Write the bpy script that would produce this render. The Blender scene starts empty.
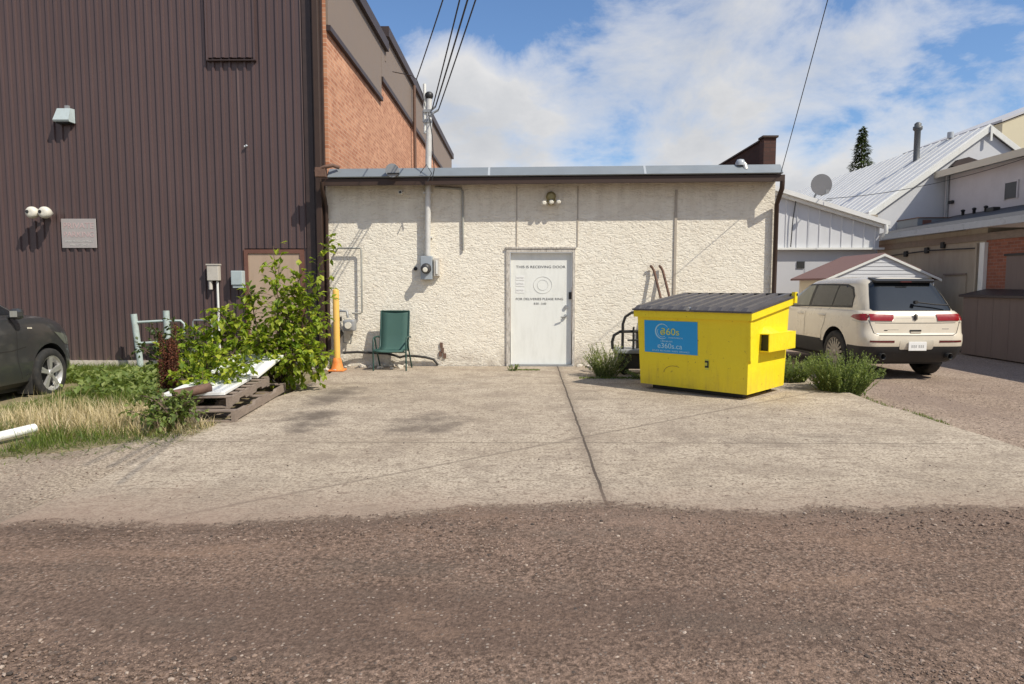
import bpy, bmesh, math, random
from mathutils import Vector, Matrix
from mathutils.bvhtree import BVHTree
random.seed(7)
R = math.radians
scene = bpy.context.scene
COL = scene.collection
OFF = {}

# ------------------------------------------------------------------ materials
def newmat(name):
    m = bpy.data.materials.new(name); m.use_nodes = True
    nt = m.node_tree
    return m, nt, nt.nodes, nt.links, nt.nodes['Principled BSDF']

def vec(nt, scale=(1, 1, 1), space='Object'):
    tc = nt.nodes.new('ShaderNodeTexCoord'); mp = nt.nodes.new('ShaderNodeMapping')
    mp.inputs['Scale'].default_value = scale
    if space == 'World':
        g = nt.nodes.new('ShaderNodeNewGeometry'); nt.links.new(g.outputs['Position'], mp.inputs['Vector'])
    else:
        nt.links.new(tc.outputs['Object'], mp.inputs['Vector'])
    return mp.outputs['Vector']

def noise(nt, v, scale, detail=5, rough=0.6, dist=0.0):
    n = nt.nodes.new('ShaderNodeTexNoise'); n.inputs['Scale'].default_value = scale
    n.inputs['Detail'].default_value = detail; n.inputs['Roughness'].default_value = rough
    n.inputs['Distortion'].default_value = dist
    nt.links.new(v, n.inputs['Vector']); return n.outputs['Fac']

def ramp(nt, fac, stops):
    r = nt.nodes.new('ShaderNodeValToRGB'); cr = r.color_ramp
    while len(cr.elements) < len(stops): cr.elements.new(0.5)
    for e, (p, c) in zip(cr.elements, stops):
        e.position = p; e.color = (c, c, c, 1) if isinstance(c, (int, float)) else (*c, 1)
    nt.links.new(fac, r.inputs['Fac']); return r.outputs['Color']

def mix(nt, fac, a, b, mode='MIX'):
    n = nt.nodes.new('ShaderNodeMix'); n.data_type = 'RGBA'; n.blend_type = mode
    for s, v in ((0, fac), (6, a), (7, b)):
        if isinstance(v, (int, float)): n.inputs[s].default_value = v if s == 0 else (v, v, v, 1)
        elif isinstance(v, tuple): n.inputs[s].default_value = (*v, 1)
        else: nt.links.new(v, n.inputs[s])
    return n.outputs[2]

def math_(nt, op, a, b=None, c=None, clamp=False):
    n = nt.nodes.new('ShaderNodeMath'); n.operation = op; n.use_clamp = clamp
    for i, v in enumerate((a, b, c)):
        if v is None: continue
        if isinstance(v, (int, float)): n.inputs[i].default_value = v
        else: nt.links.new(v, n.inputs[i])
    return n.outputs[0]

def bump(nt, h, bsdf, strength=0.3, dist=0.01, prev=None):
    b = nt.nodes.new('ShaderNodeBump'); b.inputs['Strength'].default_value = strength
    b.inputs['Distance'].default_value = dist
    nt.links.new(h, b.inputs['Height'])
    if prev: nt.links.new(prev, b.inputs['Normal'])
    nt.links.new(b.outputs['Normal'], bsdf.inputs['Normal']); return b.outputs['Normal']

def mat(name, col, rough=0.6, metal=0.0, var=0.12, vs=6.0, bmp=0.0, bs=40.0, dirt=None, dirt_amt=0.35, dscale=(1, 1, 1), coat=0.0):
    m, nt, N, L, b = newmat(name)
    v = vec(nt)
    n1 = noise(nt, v, vs, 6)
    c = mix(nt, n1, tuple(x * (1 - var) for x in col), tuple(min(1, x * (1 + var)) for x in col))
    if dirt:
        vd = vec(nt, dscale)
        f = ramp(nt, noise(nt, vd, vs * 1.3, 8, 0.7), [(0.45, 0.0), (0.75, dirt_amt)])
        c = mix(nt, f, c, dirt)
    L.new(c, b.inputs['Base Color'])
    r = math_(nt, 'MULTIPLY_ADD', n1, 0.25, rough - 0.12, clamp=True)
    L.new(r, b.inputs['Roughness']); b.inputs['Metallic'].default_value = metal
    if coat: b.inputs['Coat Weight'].default_value = coat; b.inputs['Coat Roughness'].default_value = 0.05
    if bmp: bump(nt, noise(nt, v, bs, 4), b, bmp, 0.01)
    return m

def sepxyz(nt, v):
    s = nt.nodes.new('ShaderNodeSeparateXYZ'); nt.links.new(v, s.inputs[0]); return s.outputs

def mat_siding(name, c0, dirtc):
    m, nt, N, L, b = newmat(name)
    v = vec(nt, (1, 1, 1), 'World'); vs = vec(nt, (7, 7, 0.5), 'World')
    n1 = noise(nt, v, 0.9, 5); n2 = noise(nt, vs, 1.4, 7, 0.7)
    c = mix(nt, n1, tuple(x * .85 for x in c0), tuple(x * 1.15 for x in c0))
    c = mix(nt, ramp(nt, n2, [(0.5, 0.0), (0.8, 0.35)]), c, dirtc)
    wn = nt.nodes.new('ShaderNodeTexWhiteNoise'); wn.noise_dimensions = '1D'; L.new(math_(nt, 'FLOOR', math_(nt, 'DIVIDE', sepxyz(nt, v)[0], 0.888)), wn.inputs['W'])
    c = mix(nt, math_(nt, 'MULTIPLY', wn.outputs['Value'], 0.22), c, tuple(x * 1.6 for x in c0))
    z = sepxyz(nt, v)[2]
    low = math_(nt, 'MULTIPLY', math_(nt, 'SUBTRACT', 1.0, math_(nt, 'DIVIDE', z, 1.1), clamp=True), n2, clamp=True)
    c = mix(nt, math_(nt, 'MULTIPLY', low, 0.6), c, (0.16, 0.12, 0.10))
    L.new(c, b.inputs['Base Color']); b.inputs['Roughness'].default_value = 0.4
    return m

def mat_brick(name, axis, c1, c2, mortar, s=1.0):
    m, nt, N, L, b = newmat(name)
    xyz = sepxyz(nt, vec(nt, (1, 1, 1), 'World'))
    cb = nt.nodes.new('ShaderNodeCombineXYZ')
    L.new(xyz[0 if axis == 'x' else 1], cb.inputs[0]); L.new(xyz[2], cb.inputs[1])
    t = nt.nodes.new('ShaderNodeTexBrick'); t.inputs['Scale'].default_value = s
    t.inputs['Brick Width'].default_value = 0.21; t.inputs['Row Height'].default_value = 0.075
    t.inputs['Mortar Size'].default_value = 0.008; t.inputs['Mortar Smooth'].default_value = 0.3; t.inputs['Bias'].default_value = 0.0
    t.inputs['Color1'].default_value = (*c1, 1); t.inputs['Color2'].default_value = (*c2, 1); t.inputs['Mortar'].default_value = (*mortar, 1)
    L.new(cb.outputs[0], t.inputs['Vector'])
    n = noise(nt, cb.outputs[0], 1.1, 6, 0.7); n2 = noise(nt, cb.outputs[0], 14, 4)
    c = mix(nt, ramp(nt, n, [(0.3, 0.0), (0.75, 0.6)]), t.outputs['Color'], tuple(x * 0.62 for x in c1))
    c = mix(nt, ramp(nt, n2, [(0.55, 0.0), (0.75, 0.5)]), c, tuple(min(1, x * 1.35) for x in c2))
    L.new(c, b.inputs['Base Color']); b.inputs['Roughness'].default_value = 0.9
    bump(nt, t.outputs['Fac'], b, -0.5, 0.01)
    return m

def mat_leaf(name, a, bcol, c, trans=0.35, rough=0.5):
    m, nt, N, L, b = newmat(name)
    g = nt.nodes.new('ShaderNodeNewGeometry')
    col = ramp(nt, g.outputs['Random Per Island'], [(0.0, a), (0.5, bcol), (1.0, c)])
    L.new(col, b.inputs['Base Color']); b.inputs['Roughness'].default_value = rough
    tr = nt.nodes.new('ShaderNodeBsdfTranslucent'); L.new(mix(nt, 0.5, col, (0.45, 0.6, 0.05), 'MULTIPLY'), tr.inputs['Color'])
    L.new(mix(nt, 0.35, col, (0.35, 0.45, 0.02)), tr.inputs['Color'])
    ms = nt.nodes.new('ShaderNodeMixShader'); ms.inputs[0].default_value = trans
    L.new(b.outputs[0], ms.inputs[1]); L.new(tr.outputs[0], ms.inputs[2]); L.new(ms.outputs[0], N['Material Output'].inputs['Surface'])
    return m

def mat_glass(name, col=(0.012, 0.014, 0.016), rough=0.04):
    m, nt, N, L, b = newmat(name)
    n = noise(nt, vec(nt), 3.0, 4)
    L.new(mix(nt, n, col, tuple(x * 1.8 for x in col)), b.inputs['Base Color'])
    b.inputs['Roughness'].default_value = rough; b.inputs['IOR'].default_value = 1.52
    return m

def mat_stucco():
    m, nt, N, L, b = newmat('stucco')
    v = vec(nt, (.95, .95, 1.95), 'World'); vu = vec(nt, (1, 1, 1), 'World')
    big = noise(nt, vu, 0.7, 5, 0.6); med = noise(nt, vu, 4.5, 6, 0.7)
    c = mix(nt, big, (0.82, 0.755, 0.635), (0.90, 0.855, 0.745))
    c = mix(nt, ramp(nt, med, [(0.42, 0.0), (0.75, 0.35)]), c, (0.66, 0.57, 0.46))
    vst = vec(nt, (5, 5, 0.35), 'World')
    st = noise(nt, vst, 1.0, 6, 0.7); z = sepxyz(nt, vu)[2]
    top = math_(nt, 'MULTIPLY', math_(nt, 'SUBTRACT', z, 2.3), 0.8, clamp=True)
    c = mix(nt, math_(nt, 'MULTIPLY', math_(nt, 'MULTIPLY', top, ramp(nt, st, [(0.4, 0.0), (0.7, 1.0)])), 0.45), c, (0.34, 0.28, 0.21))
    low = math_(nt, 'MULTIPLY', math_(nt, 'SUBTRACT', 0.45, z), 2.0, clamp=True)
    c = mix(nt, math_(nt, 'MULTIPLY', low, ramp(nt, med, [(0.35, 0.1), (0.6, 0.8)])), c, (0.36, 0.31, 0.26))
    n1 = noise(nt, v, 11.0, 5, 0.62, 1.2); n2 = noise(nt, v, 38.0, 3, 0.6)
    hr = ramp(nt, n1, [(0.33, 0.0), (0.5, 0.62), (0.6, 0.75), (0.78, 1.0)])
    c = mix(nt, ramp(nt, n1, [(0.28, 0.5), (0.42, 0.0)]), c, (0.50, 0.43, 0.34))
    L.new(c, b.inputs['Base Color']); b.inputs['Roughness'].default_value = 0.92
    p = bump(nt, hr, b, 0.55, 0.028); bump(nt, n2, b, 0.22, 0.008, p)
    return m

def ground_mat(name, kind):
    m, nt, N, L, b = newmat(name)
    v = vec(nt, (1, 1, 1), 'World'); xyz = sepxyz(nt, v)
    big = noise(nt, v, 0.35, 6, 0.62); med = noise(nt, v, 2.1, 7, 0.68); fine = noise(nt, v, 42, 4, 0.7); vf = noise(nt, v, 130, 2, 0.6)
    vo = nt.nodes.new('ShaderNodeTexVoronoi'); vo.inputs['Scale'].default_value = 46; vo.inputs['Randomness'].default_value = 1.0; L.new(v, vo.inputs['Vector'])
    cellr = sepxyz(nt, vo.outputs['Color'])[0]; dist = vo.outputs['Distance']
    # long ruts running along the alley (world x)
    rut = noise(nt, vec(nt, (0.18, 1.9, 1), 'World'), 1.0, 5, 0.6, 0.6)
    def gravel(dark, mid, light):
        c = mix(nt, ramp(nt, med, [(0.3, 0.0), (0.7, 1.0)]), dark, mid)
        c = mix(nt, math_(nt, 'MULTIPLY', ramp(nt, big, [(0.35, 0.0), (0.65, 1.0)]), 0.45), c, light)
        c = mix(nt, ramp(nt, fine, [(0.38, 0.9), (0.53, 0.0)]), c, tuple(x * .38 for x in dark))
        c = mix(nt, ramp(nt, fine, [(0.55, 0.0), (0.72, 0.8)]), c, tuple(x * 1.5 for x in light))
        c = mix(nt, ramp(nt, vf, [(0.36, 0.7), (0.5, 0.0)]), c, tuple(x * .5 for x in dark))
        return c
    if kind == 'concrete':
        c = mix(nt, ramp(nt, big, [(0.3, 0.0), (0.7, 1.0)]), (0.42, 0.345, 0.258), (0.60, 0.515, 0.405))
        c = mix(nt, ramp(nt, med, [(0.38, 0.6), (0.55, 0.0)]), c, (0.275, 0.22, 0.17))
        c = mix(nt, ramp(nt, fine, [(0.38, 0.85), (0.54, 0.0)]), c, (0.15, 0.115, 0.088))
        c = mix(nt, ramp(nt, vf, [(0.56, 0.0), (0.72, 0.5)]), c, (0.62, 0.55, 0.45))
        fl_ = noise(nt, vec(nt, (.7, 1, 1), 'World'), 15, 6, 0.78)
        c = mix(nt, math_(nt, 'MULTIPLY', ramp(nt, fl_, [(0.36, 1.0), (0.48, 0.0)]), ramp(nt, med, [(0.3, 0.5), (0.6, 1.0)])), c, (0.16, 0.12, 0.09))
        wr = noise(nt, vec(nt, (.5, 1.6, 1), 'World'), 1.3, 8, .72)
        c = mix(nt, ramp(nt, wr, [(.53, 0.0), (.68, .6)]), c, (0.25, 0.2, 0.152))
        c = mix(nt, ramp(nt, fl_, [(0.56, 0.0), (0.72, 0.45)]), c, (0.64, 0.56, 0.45))
        # oil and tyre stains
        for (sx, sy, rx, ry, a) in ((-2.55, 9.3, 0.42, 0.95, .8), (-2.35, 7.5, 0.35, 0.7, .9), (-1.0, 7.3, 0.5, 0.65, .7), (0.9, 9.2, 0.5, 0.5, .3), (2.6, 6.6, 1.2, .35, .25), (-1.7, 10.8, .8, .5, .22)):
            dx = math_(nt, 'DIVIDE', math_(nt, 'SUBTRACT', xyz[0], sx), rx); dy = math_(nt, 'DIVIDE', math_(nt, 'SUBTRACT', xyz[1], sy), ry)
            d = math_(nt, 'ADD', math_(nt, 'MULTIPLY', dx, dx), math_(nt, 'MULTIPLY', dy, dy))
            f = math_(nt, 'MULTIPLY', math_(nt, 'SUBTRACT', 1.0, math_(nt, 'ADD', d, math_(nt, 'MULTIPLY_ADD', med, 3.6, -1.75)), clamp=True), a)
            c = mix(nt, f, c, (0.13, 0.105, 0.085))
        # joints, then a painted wire shadow
        def line(expr, w, a, cc, c):
            f = math_(nt, 'LESS_THAN', math_(nt, 'ABSOLUTE', math_(nt, 'ADD', expr, math_(nt, 'MULTIPLY_ADD', med, 0.05, -0.025))), w)
            return mix(nt, math_(nt, 'MULTIPLY', f, a), c, cc)
        jx = math_(nt, 'SUBTRACT', xyz[0], math_(nt, 'MULTIPLY_ADD', xyz[1], 0.012, 0.54))
        f = math_(nt, 'MULTIPLY', math_(nt, 'SUBTRACT', 1.0, math_(nt, 'DIVIDE', math_(nt, 'ABSOLUTE', jx), 0.10), clamp=True), ramp(nt, med, [(0.35, 0.2), (0.65, 0.75)]))
        c = mix(nt, f, c, (0.17, 0.135, 0.105))
        c = line(jx, 0.011, 0.85, (0.07, 0.055, 0.045), c)
        c = line(math_(nt, 'SUBTRACT', xyz[1], 6.42), 0.010, 0.75, (0.12, 0.095, 0.072), c)
        c = line(math_(nt, 'SUBTRACT', xyz[1], 10.35), 0.012, 0.5, (0.12, 0.095, 0.075), c)
        wire_shadow = math_(nt, 'SUBTRACT', xyz[1], math_(nt, 'MULTIPLY_ADD', xyz[0], 0.82, 6.15))
        c = line(wire_shadow, 0.026, 0.55, (0.17, 0.135, 0.105), c)  # shadow of an overhead wire, painted into the concrete as a diagonal band
        # cracks
        vc = nt.nodes.new('ShaderNodeTexVoronoi'); vc.feature = 'DISTANCE_TO_EDGE'; vc.inputs['Scale'].default_value = 0.55
        dv = nt.nodes.new('ShaderNodeVectorMath'); dv.operation = 'ADD'; nn = nt.nodes.new('ShaderNodeTexNoise'); nn.inputs['Scale'].default_value = 2.5; nn.inputs['Detail'].default_value = 5
        L.new(v, nn.inputs['Vector']); sc = nt.nodes.new('ShaderNodeVectorMath'); sc.operation = 'SCALE'; sc.inputs['Scale'].default_value = 0.5
        L.new(nn.outputs['Color'], sc.inputs[0]); L.new(v, dv.inputs[0]); L.new(sc.outputs[0], dv.inputs[1]); L.new(dv.outputs[0], vc.inputs['Vector'])
        f = math_(nt, 'MULTIPLY', math_(nt, 'LESS_THAN', vc.outputs['Distance'], 0.004), ramp(nt, big, [(0.52, 0.0), (0.66, 0.55)]))
        c = mix(nt, f, c, (0.09, 0.072, 0.058))
        # loose gravel and dust carried on from the alley at the near edge
        e = math_(nt, 'ADD', math_(nt, 'DIVIDE', math_(nt, 'SUBTRACT', 5.25, xyz[1]), 1.0), math_(nt, 'MULTIPLY_ADD', med, 1.6, -0.95))
        c = mix(nt, math_(nt, 'MULTIPLY', e, 0.8, clamp=True), c, (0.27, 0.192, 0.148))
        h = math_(nt, 'ADD', math_(nt, 'MULTIPLY', fine, 0.6), math_(nt, 'MULTIPLY', vf, 0.3))
        bump(nt, h, b, 0.35, 0.012)
    elif kind == 'alley':
        c = gravel((0.165, 0.110, 0.080), (0.243, 0.166, 0.123), (0.305, 0.214, 0.163))
        c = mix(nt, ramp(nt, rut, [(0.38, 0.55), (0.52, 0.0)]), c, (0.115, 0.078, 0.060))
        c = mix(nt, ramp(nt, rut, [(0.55, 0.0), (0.75, 0.5)]), c, (0.30, 0.2, 0.145))
        ee = math_(nt, 'ADD', math_(nt, 'DIVIDE', math_(nt, 'SUBTRACT', xyz[1], 3.9), 0.9), math_(nt, 'MULTIPLY_ADD', med, 1.8, -0.9), clamp=True)
        c = mix(nt, math_(nt, 'MULTIPLY', ee, 0.55), c, (0.25, 0.182, 0.142))
        pt = noise(nt, vec(nt, (.55, 1.3, 1), 'World'), 1.5, 6, .7)
        c = mix(nt, ramp(nt, pt, [(.52, 0.0), (.70, .55)]), c, tuple(x for x in (0.125, 0.098, 0.078)))
        c = mix(nt, ramp(nt, pt, [(.30, .5), (.44, 0.0)]), c, (0.29, 0.19, 0.132))
        peb = math_(nt, 'MULTIPLY', math_(nt, 'LESS_THAN', dist, 0.32), math_(nt, 'GREATER_THAN', cellr, 0.78))
        c = mix(nt, math_(nt, 'MULTIPLY', peb, 0.85), c, mix(nt, sepxyz(nt, vo.outputs['Color'])[1], (0.10, 0.08, 0.068), (0.40, 0.32, 0.26)))
        h = math_(nt, 'ADD', math_(nt, 'ADD', math_(nt, 'MULTIPLY', fine, 0.8), math_(nt, 'MULTIPLY', vf, 0.3)), math_(nt, 'MULTIPLY', math_(nt, 'SUBTRACT', 0.5, dist, clamp=True), 0.6))
        bump(nt, h, b, 0.65, 0.022)
    else:
        c = gravel(*(((0.30, 0.218, 0.162), (0.42, 0.325, 0.25), (0.54, 0.435, 0.35)) if kind == 'lot' else ((0.36, 0.285, 0.21), (0.48, 0.39, 0.295), (0.58, 0.49, 0.385))))
        f2 = ramp(nt, noise(nt, vec(nt, (1.2, 0.25, 1), 'World'), 1.0, 5), [(0.45, 0.0), (0.65, 0.55)])
        c = mix(nt, f2, c, (0.23, 0.172, 0.14))
        e = math_(nt, 'ADD', math_(nt, 'DIVIDE', math_(nt, 'SUBTRACT', 5.6 if kind == 'lot' else 4.9, xyz[1]), 1.2), math_(nt, 'MULTIPLY_ADD', med, 1.6, -0.8))
        c = mix(nt, math_(nt, 'MULTIPLY', e, 0.9, clamp=True), c, (0.165, 0.122, 0.096))
        h = math_(nt, 'ADD', math_(nt, 'MULTIPLY', fine, 0.8), math_(nt, 'MULTIPLY', vf, 0.3))
        bump(nt, h, b, 0.65, 0.022)
    if kind == 'alley':
        ea = nt.nodes.new('ShaderNodeAttribute'); ea.attribute_name = 'edge'
        sp_ = noise(nt, v, 26, 5, 0.75)
        al_ = math_(nt, 'SUBTRACT', math_(nt, 'ADD', math_(nt, 'MULTIPLY', ea.outputs['Fac'], 2.6), math_(nt, 'MULTIPLY_ADD', med, 1.2, -0.72)), math_(nt, 'MULTIPLY_ADD', sp_, 2.4, -1.0))
        al_ = math_(nt, 'MULTIPLY_ADD', al_, 1.3, .5, clamp=True)
        L.new(al_, b.inputs['Alpha'])
    L.new(c, b.inputs['Base Color']); b.inputs['Roughness'].default_value = 0.95
    b.inputs['Specular IOR Level'].default_value = 0.25
    return m

M = {}
M['siding'] = mat_siding('brown_siding', (0.086, 0.056, 0.055), (0.125, 0.088, 0.084))
M['trim'] = mat('brown_trim', (0.042, 0.027, 0.024), 0.5, var=.2, dirt=(0.10, 0.06, 0.05), dirt_amt=.3)
M['fascia'] = mat('fascia_brown', (0.045, 0.024, 0.016), 0.6, var=.25)
M['rust_trim'] = mat('faded_red_trim', (0.16, 0.07, 0.05), 0.7, var=.3, vs=9)
M['panel'] = mat('taupe_panel', (0.23, 0.175, 0.135), 0.6, var=.08, vs=2)
M['board'] = mat('tan_board', (0.46, 0.34, 0.25), 0.75, var=.12, vs=2, dirt=(0.3, 0.21, 0.15), dirt_amt=.5, dscale=(3, 3, .5))
M['brick'] = mat_brick('salmon_brick', 'y', (0.44, 0.175, 0.092), (0.68, 0.345, 0.2), (0.64, 0.45, 0.32))
M['brick_red'] = mat_brick('red_brick', 'y', (0.25, 0.085, 0.05), (0.36, 0.13, 0.075), (0.3, 0.2, 0.16))
M['brick_dark'] = mat_brick('dark_brick', 'y', (0.055, 0.022, 0.016), (0.075, 0.032, 0.022), (0.05, 0.03, 0.026))
M['brick_dark2'] = mat_brick('dark_brick_end', 'x', (0.075, 0.034, 0.026), (0.11, 0.05, 0.036), (0.06, 0.036, 0.03))
M['stucco'] = mat_stucco()
M['galv'] = mat('galvanised_flashing', (0.235, 0.265, 0.29), 0.45, metal=.3, var=.1, vs=2.5, dirt=(0.2, 0.2, 0.2), dirt_amt=.35, dscale=(1, 4, 4))
M['galv_pipe'] = mat('galvanised_pipe', (0.68, 0.67, 0.64), 0.45, metal=.25, var=.12, vs=10, dirt=(0.3, 0.28, 0.25))
M['grey_pipe'] = mat('grey_painted_pipe', (0.33, 0.33, 0.30), 0.6, var=.15, vs=10, dirt=(0.2, 0.14, 0.1))
M['greenish_rail'] = mat('pale_green_rail', (0.42, 0.50, 0.48), 0.6, var=.15, vs=10, dirt=(0.25, 0.2, 0.15), dirt_amt=.4)
M['conc_old'] = mat('old_foundation', (0.58, 0.53, 0.45), 0.9, var=.2, vs=4, bmp=.4, bs=30, dirt=(0.2, 0.17, 0.13))
M['white_paint'] = mat('white_paint', (0.76, 0.76, 0.72), 0.5, var=.05, vs=3, dirt=(0.5, 0.48, 0.42), dirt_amt=.3, dscale=(3, 3, .6))
M['door_white'] = mat('door_white', (0.80, 0.81, 0.77), 0.45, var=.03, vs=2, dirt=(0.52, 0.52, 0.47), dirt_amt=.35, dscale=(3, 3, .7))
M['frame_wood'] = mat('weathered_frame', (0.60, 0.56, 0.50), 0.8, var=.25, vs=14, dirt=(0.13, 0.11, 0.09), dirt_amt=.95, dscale=(2, 2, .6))
M['white_roof'] = mat('white_metal_roof', (0.74, 0.74, 0.72), 0.5, var=.06, vs=1.2, dirt=(0.45, 0.45, 0.44), dirt_amt=.55, dscale=(.5, 1.6, .5))
M['white_siding'] = mat('white_siding', (0.60, 0.61, 0.63), 0.55, var=.05, vs=2, dirt=(0.5, 0.5, 0.5), dirt_amt=.3)
M['pale_siding'] = mat('pale_mauve_wall', (0.60, 0.56, 0.56), 0.7, var=.06, vs=1.5, dirt=(0.42, 0.38, 0.37), dirt_amt=.4)
M['grey_wall'] = mat('grey_lower_wall', (0.50, 0.50, 0.52), 0.8, var=.06, vs=1.5)
M['cream_wall'] = mat('cream_wall', (0.66, 0.6, 0.48), 0.8, var=.06, vs=2)
M['beige_wall'] = mat('beige_wall', (0.6, 0.55, 0.40), 0.85, var=.08, vs=.6)
M['tan_render'] = mat('tan_render', (0.40, 0.345, 0.27), 0.9, var=.15, vs=1.4, dirt=(0.26, 0.21, 0.16), dirt_amt=.6, dscale=(2, 2, .5))
M['taupe_box'] = mat('taupe_boards', (0.185, 0.14, 0.122), 0.8, var=.12, vs=2, dirt=(0.12, 0.09, 0.075), dirt_amt=.4, dscale=(4, 4, .5))
M['dark_roof'] = mat('dark_felt_roof', (0.075, 0.075, 0.08), 0.9, var=.2, vs=2, bmp=.3, bs=60)
M['red_shingle'] = mat('faded_red_shingles', (0.20, 0.115, 0.105), 0.9, var=.18, vs=12, bmp=.4, bs=40)
M['black'] = mat('black_metal', (0.018, 0.017, 0.016), 0.5, var=.3, vs=8)
M['dark_plastic'] = mat('dark_plastic', (0.022, 0.022, 0.023), 0.65, var=.2, vs=8)
M['rubber'] = mat('black_rubber', (0.02, 0.02, 0.02), 0.85, var=.2, vs=10, dirt=(0.09, 0.075, 0.06), dirt_amt=.5)
M['grey_metal'] = mat('grey_metal', (0.30, 0.31, 0.32), 0.5, metal=.2, var=.12, vs=8, dirt=(0.15, 0.13, 0.11))
M['meter_box'] = mat('meter_grey', (0.36, 0.40, 0.44), 0.5, metal=.15, var=.08, vs=10)
M['beige_box'] = mat('beige_plastic_box', (0.55, 0.51, 0.45), 0.6, var=.06, vs=8, dirt=(0.35, 0.31, 0.26))
M['aqua_box'] = mat('pale_aqua_box', (0.43, 0.50, 0.51), 0.55, var=.06, vs=8, dirt=(0.3, 0.32, 0.3))
M['bulb'] = mat('white_lens', (0.70, 0.67, 0.58), 0.25, var=.05, vs=8)
M['bronze'] = mat('brass_fixture', (0.33, 0.28, 0.13), 0.5, metal=.3, var=.2, vs=20)
M['lens_grey'] = mat('lens_grey', (0.40, 0.43, 0.46), 0.3, var=.1, vs=8)
M['orange'] = mat('orange_plastic', (0.72, 0.20, 0.03), 0.65, var=.2, vs=8, dirt=(0.72, 0.42, 0.14), dirt_amt=.7, dscale=(2, 2, .6))
M['bollard_y'] = mat('bollard_yellow', (0.78, 0.46, 0.10), 0.55, var=.10, vs=6, dirt=(0.5, 0.32, 0.12), dirt_amt=.5, dscale=(4, 4, 1))
M['sling'] = mat('green_sling', (0.045, 0.105, 0.088), 0.75, var=.08, vs=5, bmp=.25, bs=180)
M['chair_frame'] = mat('green_frame', (0.022, 0.065, 0.055), 0.45, var=.1, vs=8)
M['hose'] = mat('black_hose', (0.025, 0.022, 0.02), 0.6, var=.3, vs=12)
M['wire'] = mat('wire_dark', (0.025, 0.025, 0.027), 0.6, var=.1)
M['wood_grey'] = mat('weathered_wood', (0.26, 0.205, 0.165), 0.9, var=.3, vs=7, bmp=.4, bs=50, dirt=(0.10, 0.075, 0.06), dirt_amt=.6, dscale=(12, 1.2, 12))
M['foam'] = mat('white_foam', (0.82, 0.82, 0.79), 0.7, var=.04, vs=4, dirt=(0.62, 0.6, 0.52), dirt_amt=.35)
M['rusty'] = mat('rusty_pipe', (0.155, 0.088, 0.062), 0.8, var=.35, vs=12, dirt=(0.07, 0.04, 0.03), dirt_amt=.7)
M['bark'] = mat('brown_bark', (0.13, 0.09, 0.06), 0.9, var=.3, vs=20)
M['stem_green'] = mat('green_stem', (0.12, 0.16, 0.05), 0.8, var=.3, vs=10)
def mat_dumpster():
    m, nt, N, L, b = newmat('dumpster_yellow')
    v = vec(nt); n1 = noise(nt, v, 1.6, 5); n2 = noise(nt, vec(nt, (5, 5, .7)), 2.2, 7, .7); n3 = noise(nt, v, 19, 6, .75)
    c = mix(nt, n1, (0.82, 0.63, 0.012), (0.87, 0.70, 0.02))
    c = mix(nt, ramp(nt, n2, [(.54, 0.0), (.8, .4)]), c, (0.58, 0.40, 0.03))
    z = sepxyz(nt, v)[2]
    low = math_(nt, 'MULTIPLY', math_(nt, 'SUBTRACT', .42, z), 1.6, clamp=True)
    c = mix(nt, math_(nt, 'MULTIPLY', low, ramp(nt, n2, [(.35, .1), (.7, .9)])), c, (0.42, 0.29, 0.06))
    c = mix(nt, ramp(nt, n3, [(.635, 0.0), (.68, .85)]), c, (0.16, 0.07, 0.03))
    L.new(c, b.inputs['Base Color']); L.new(math_(nt, 'MULTIPLY_ADD', n2, .35, .33), b.inputs['Roughness'])
    bump(nt, n1, b, .9, .05); return m
M['yellow'] = mat_dumpster()
M['sign_blue'] = mat('sign_blue', (0.010, 0.31, 0.66), 0.45, var=.06, vs=4)
M['sign_pale'] = mat('sign_pale_blue', (0.42, 0.68, 0.78), 0.5, var=.05)
M['sign_yellow'] = mat('sign_lime', (0.60, 0.62, 0.08), 0.5, var=.05)
M['lid'] = mat('lid_grey', (0.075, 0.070, 0.072), 0.36, var=.2, vs=5, dirt=(0.15, 0.13, 0.12), dirt_amt=.4)
M['ink'] = mat('sign_ink', (0.07, 0.07, 0.075), 0.7, var=.05)
M['ink_pale'] = mat('faded_ink', (0.48, 0.48, 0.46), 0.7, var=.1)
M['lens_white'] = mat('faint_ink', (0.56, 0.57, 0.55), .6, var=.05)
M['ink_red'] = mat('faded_red_ink', (0.52, 0.38, 0.375), 0.7, var=.1)
M['sign_face'] = mat('faded_sign_face', (0.40, 0.365, 0.355), 0.7, var=.08, vs=6, dirt=(0.32, 0.32, 0.31), dirt_amt=.5)
M['paper'] = mat('white_paper', (0.80, 0.80, 0.78), 0.7, var=.02)
M['car_white'] = mat('pearl_white_paint', (0.68, 0.61, 0.49), 0.28, var=.02, vs=2, coat=.8, dirt=(0.5, 0.42, 0.32), dirt_amt=.25)
M['car_dark'] = mat('charcoal_paint', (0.038, 0.039, 0.041), 0.32, var=.1, vs=2, coat=.8, dirt=(0.06, 0.055, 0.045), dirt_amt=.4)
M['glass'] = mat_glass('tinted_glass'); M['win'] = mat_glass('window_glass', (0.03, 0.03, 0.032), .45)
M['glass_clear'] = mat_glass('lighter_glass', (0.10, 0.105, 0.085), .05)
M['red_lens'] = mat('red_lens', (0.27, 0.005, 0.010), 0.3, var=.3, vs=25, coat=.3)
M['clear_lens'] = mat('clear_lens', (0.6, 0.55, 0.45), 0.15, var=.1, coat=1.0)
M['red_dark'] = mat('red_reflector', (0.11, 0.02, 0.018), 0.2, var=.1)
M['chrome'] = mat('chrome', (0.62, 0.62, 0.62), 0.18, metal=1.0, var=.06)
M['alloy'] = mat('silver_alloy', (0.56, 0.55, 0.53), 0.35, metal=.6, var=.08, vs=10)
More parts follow.
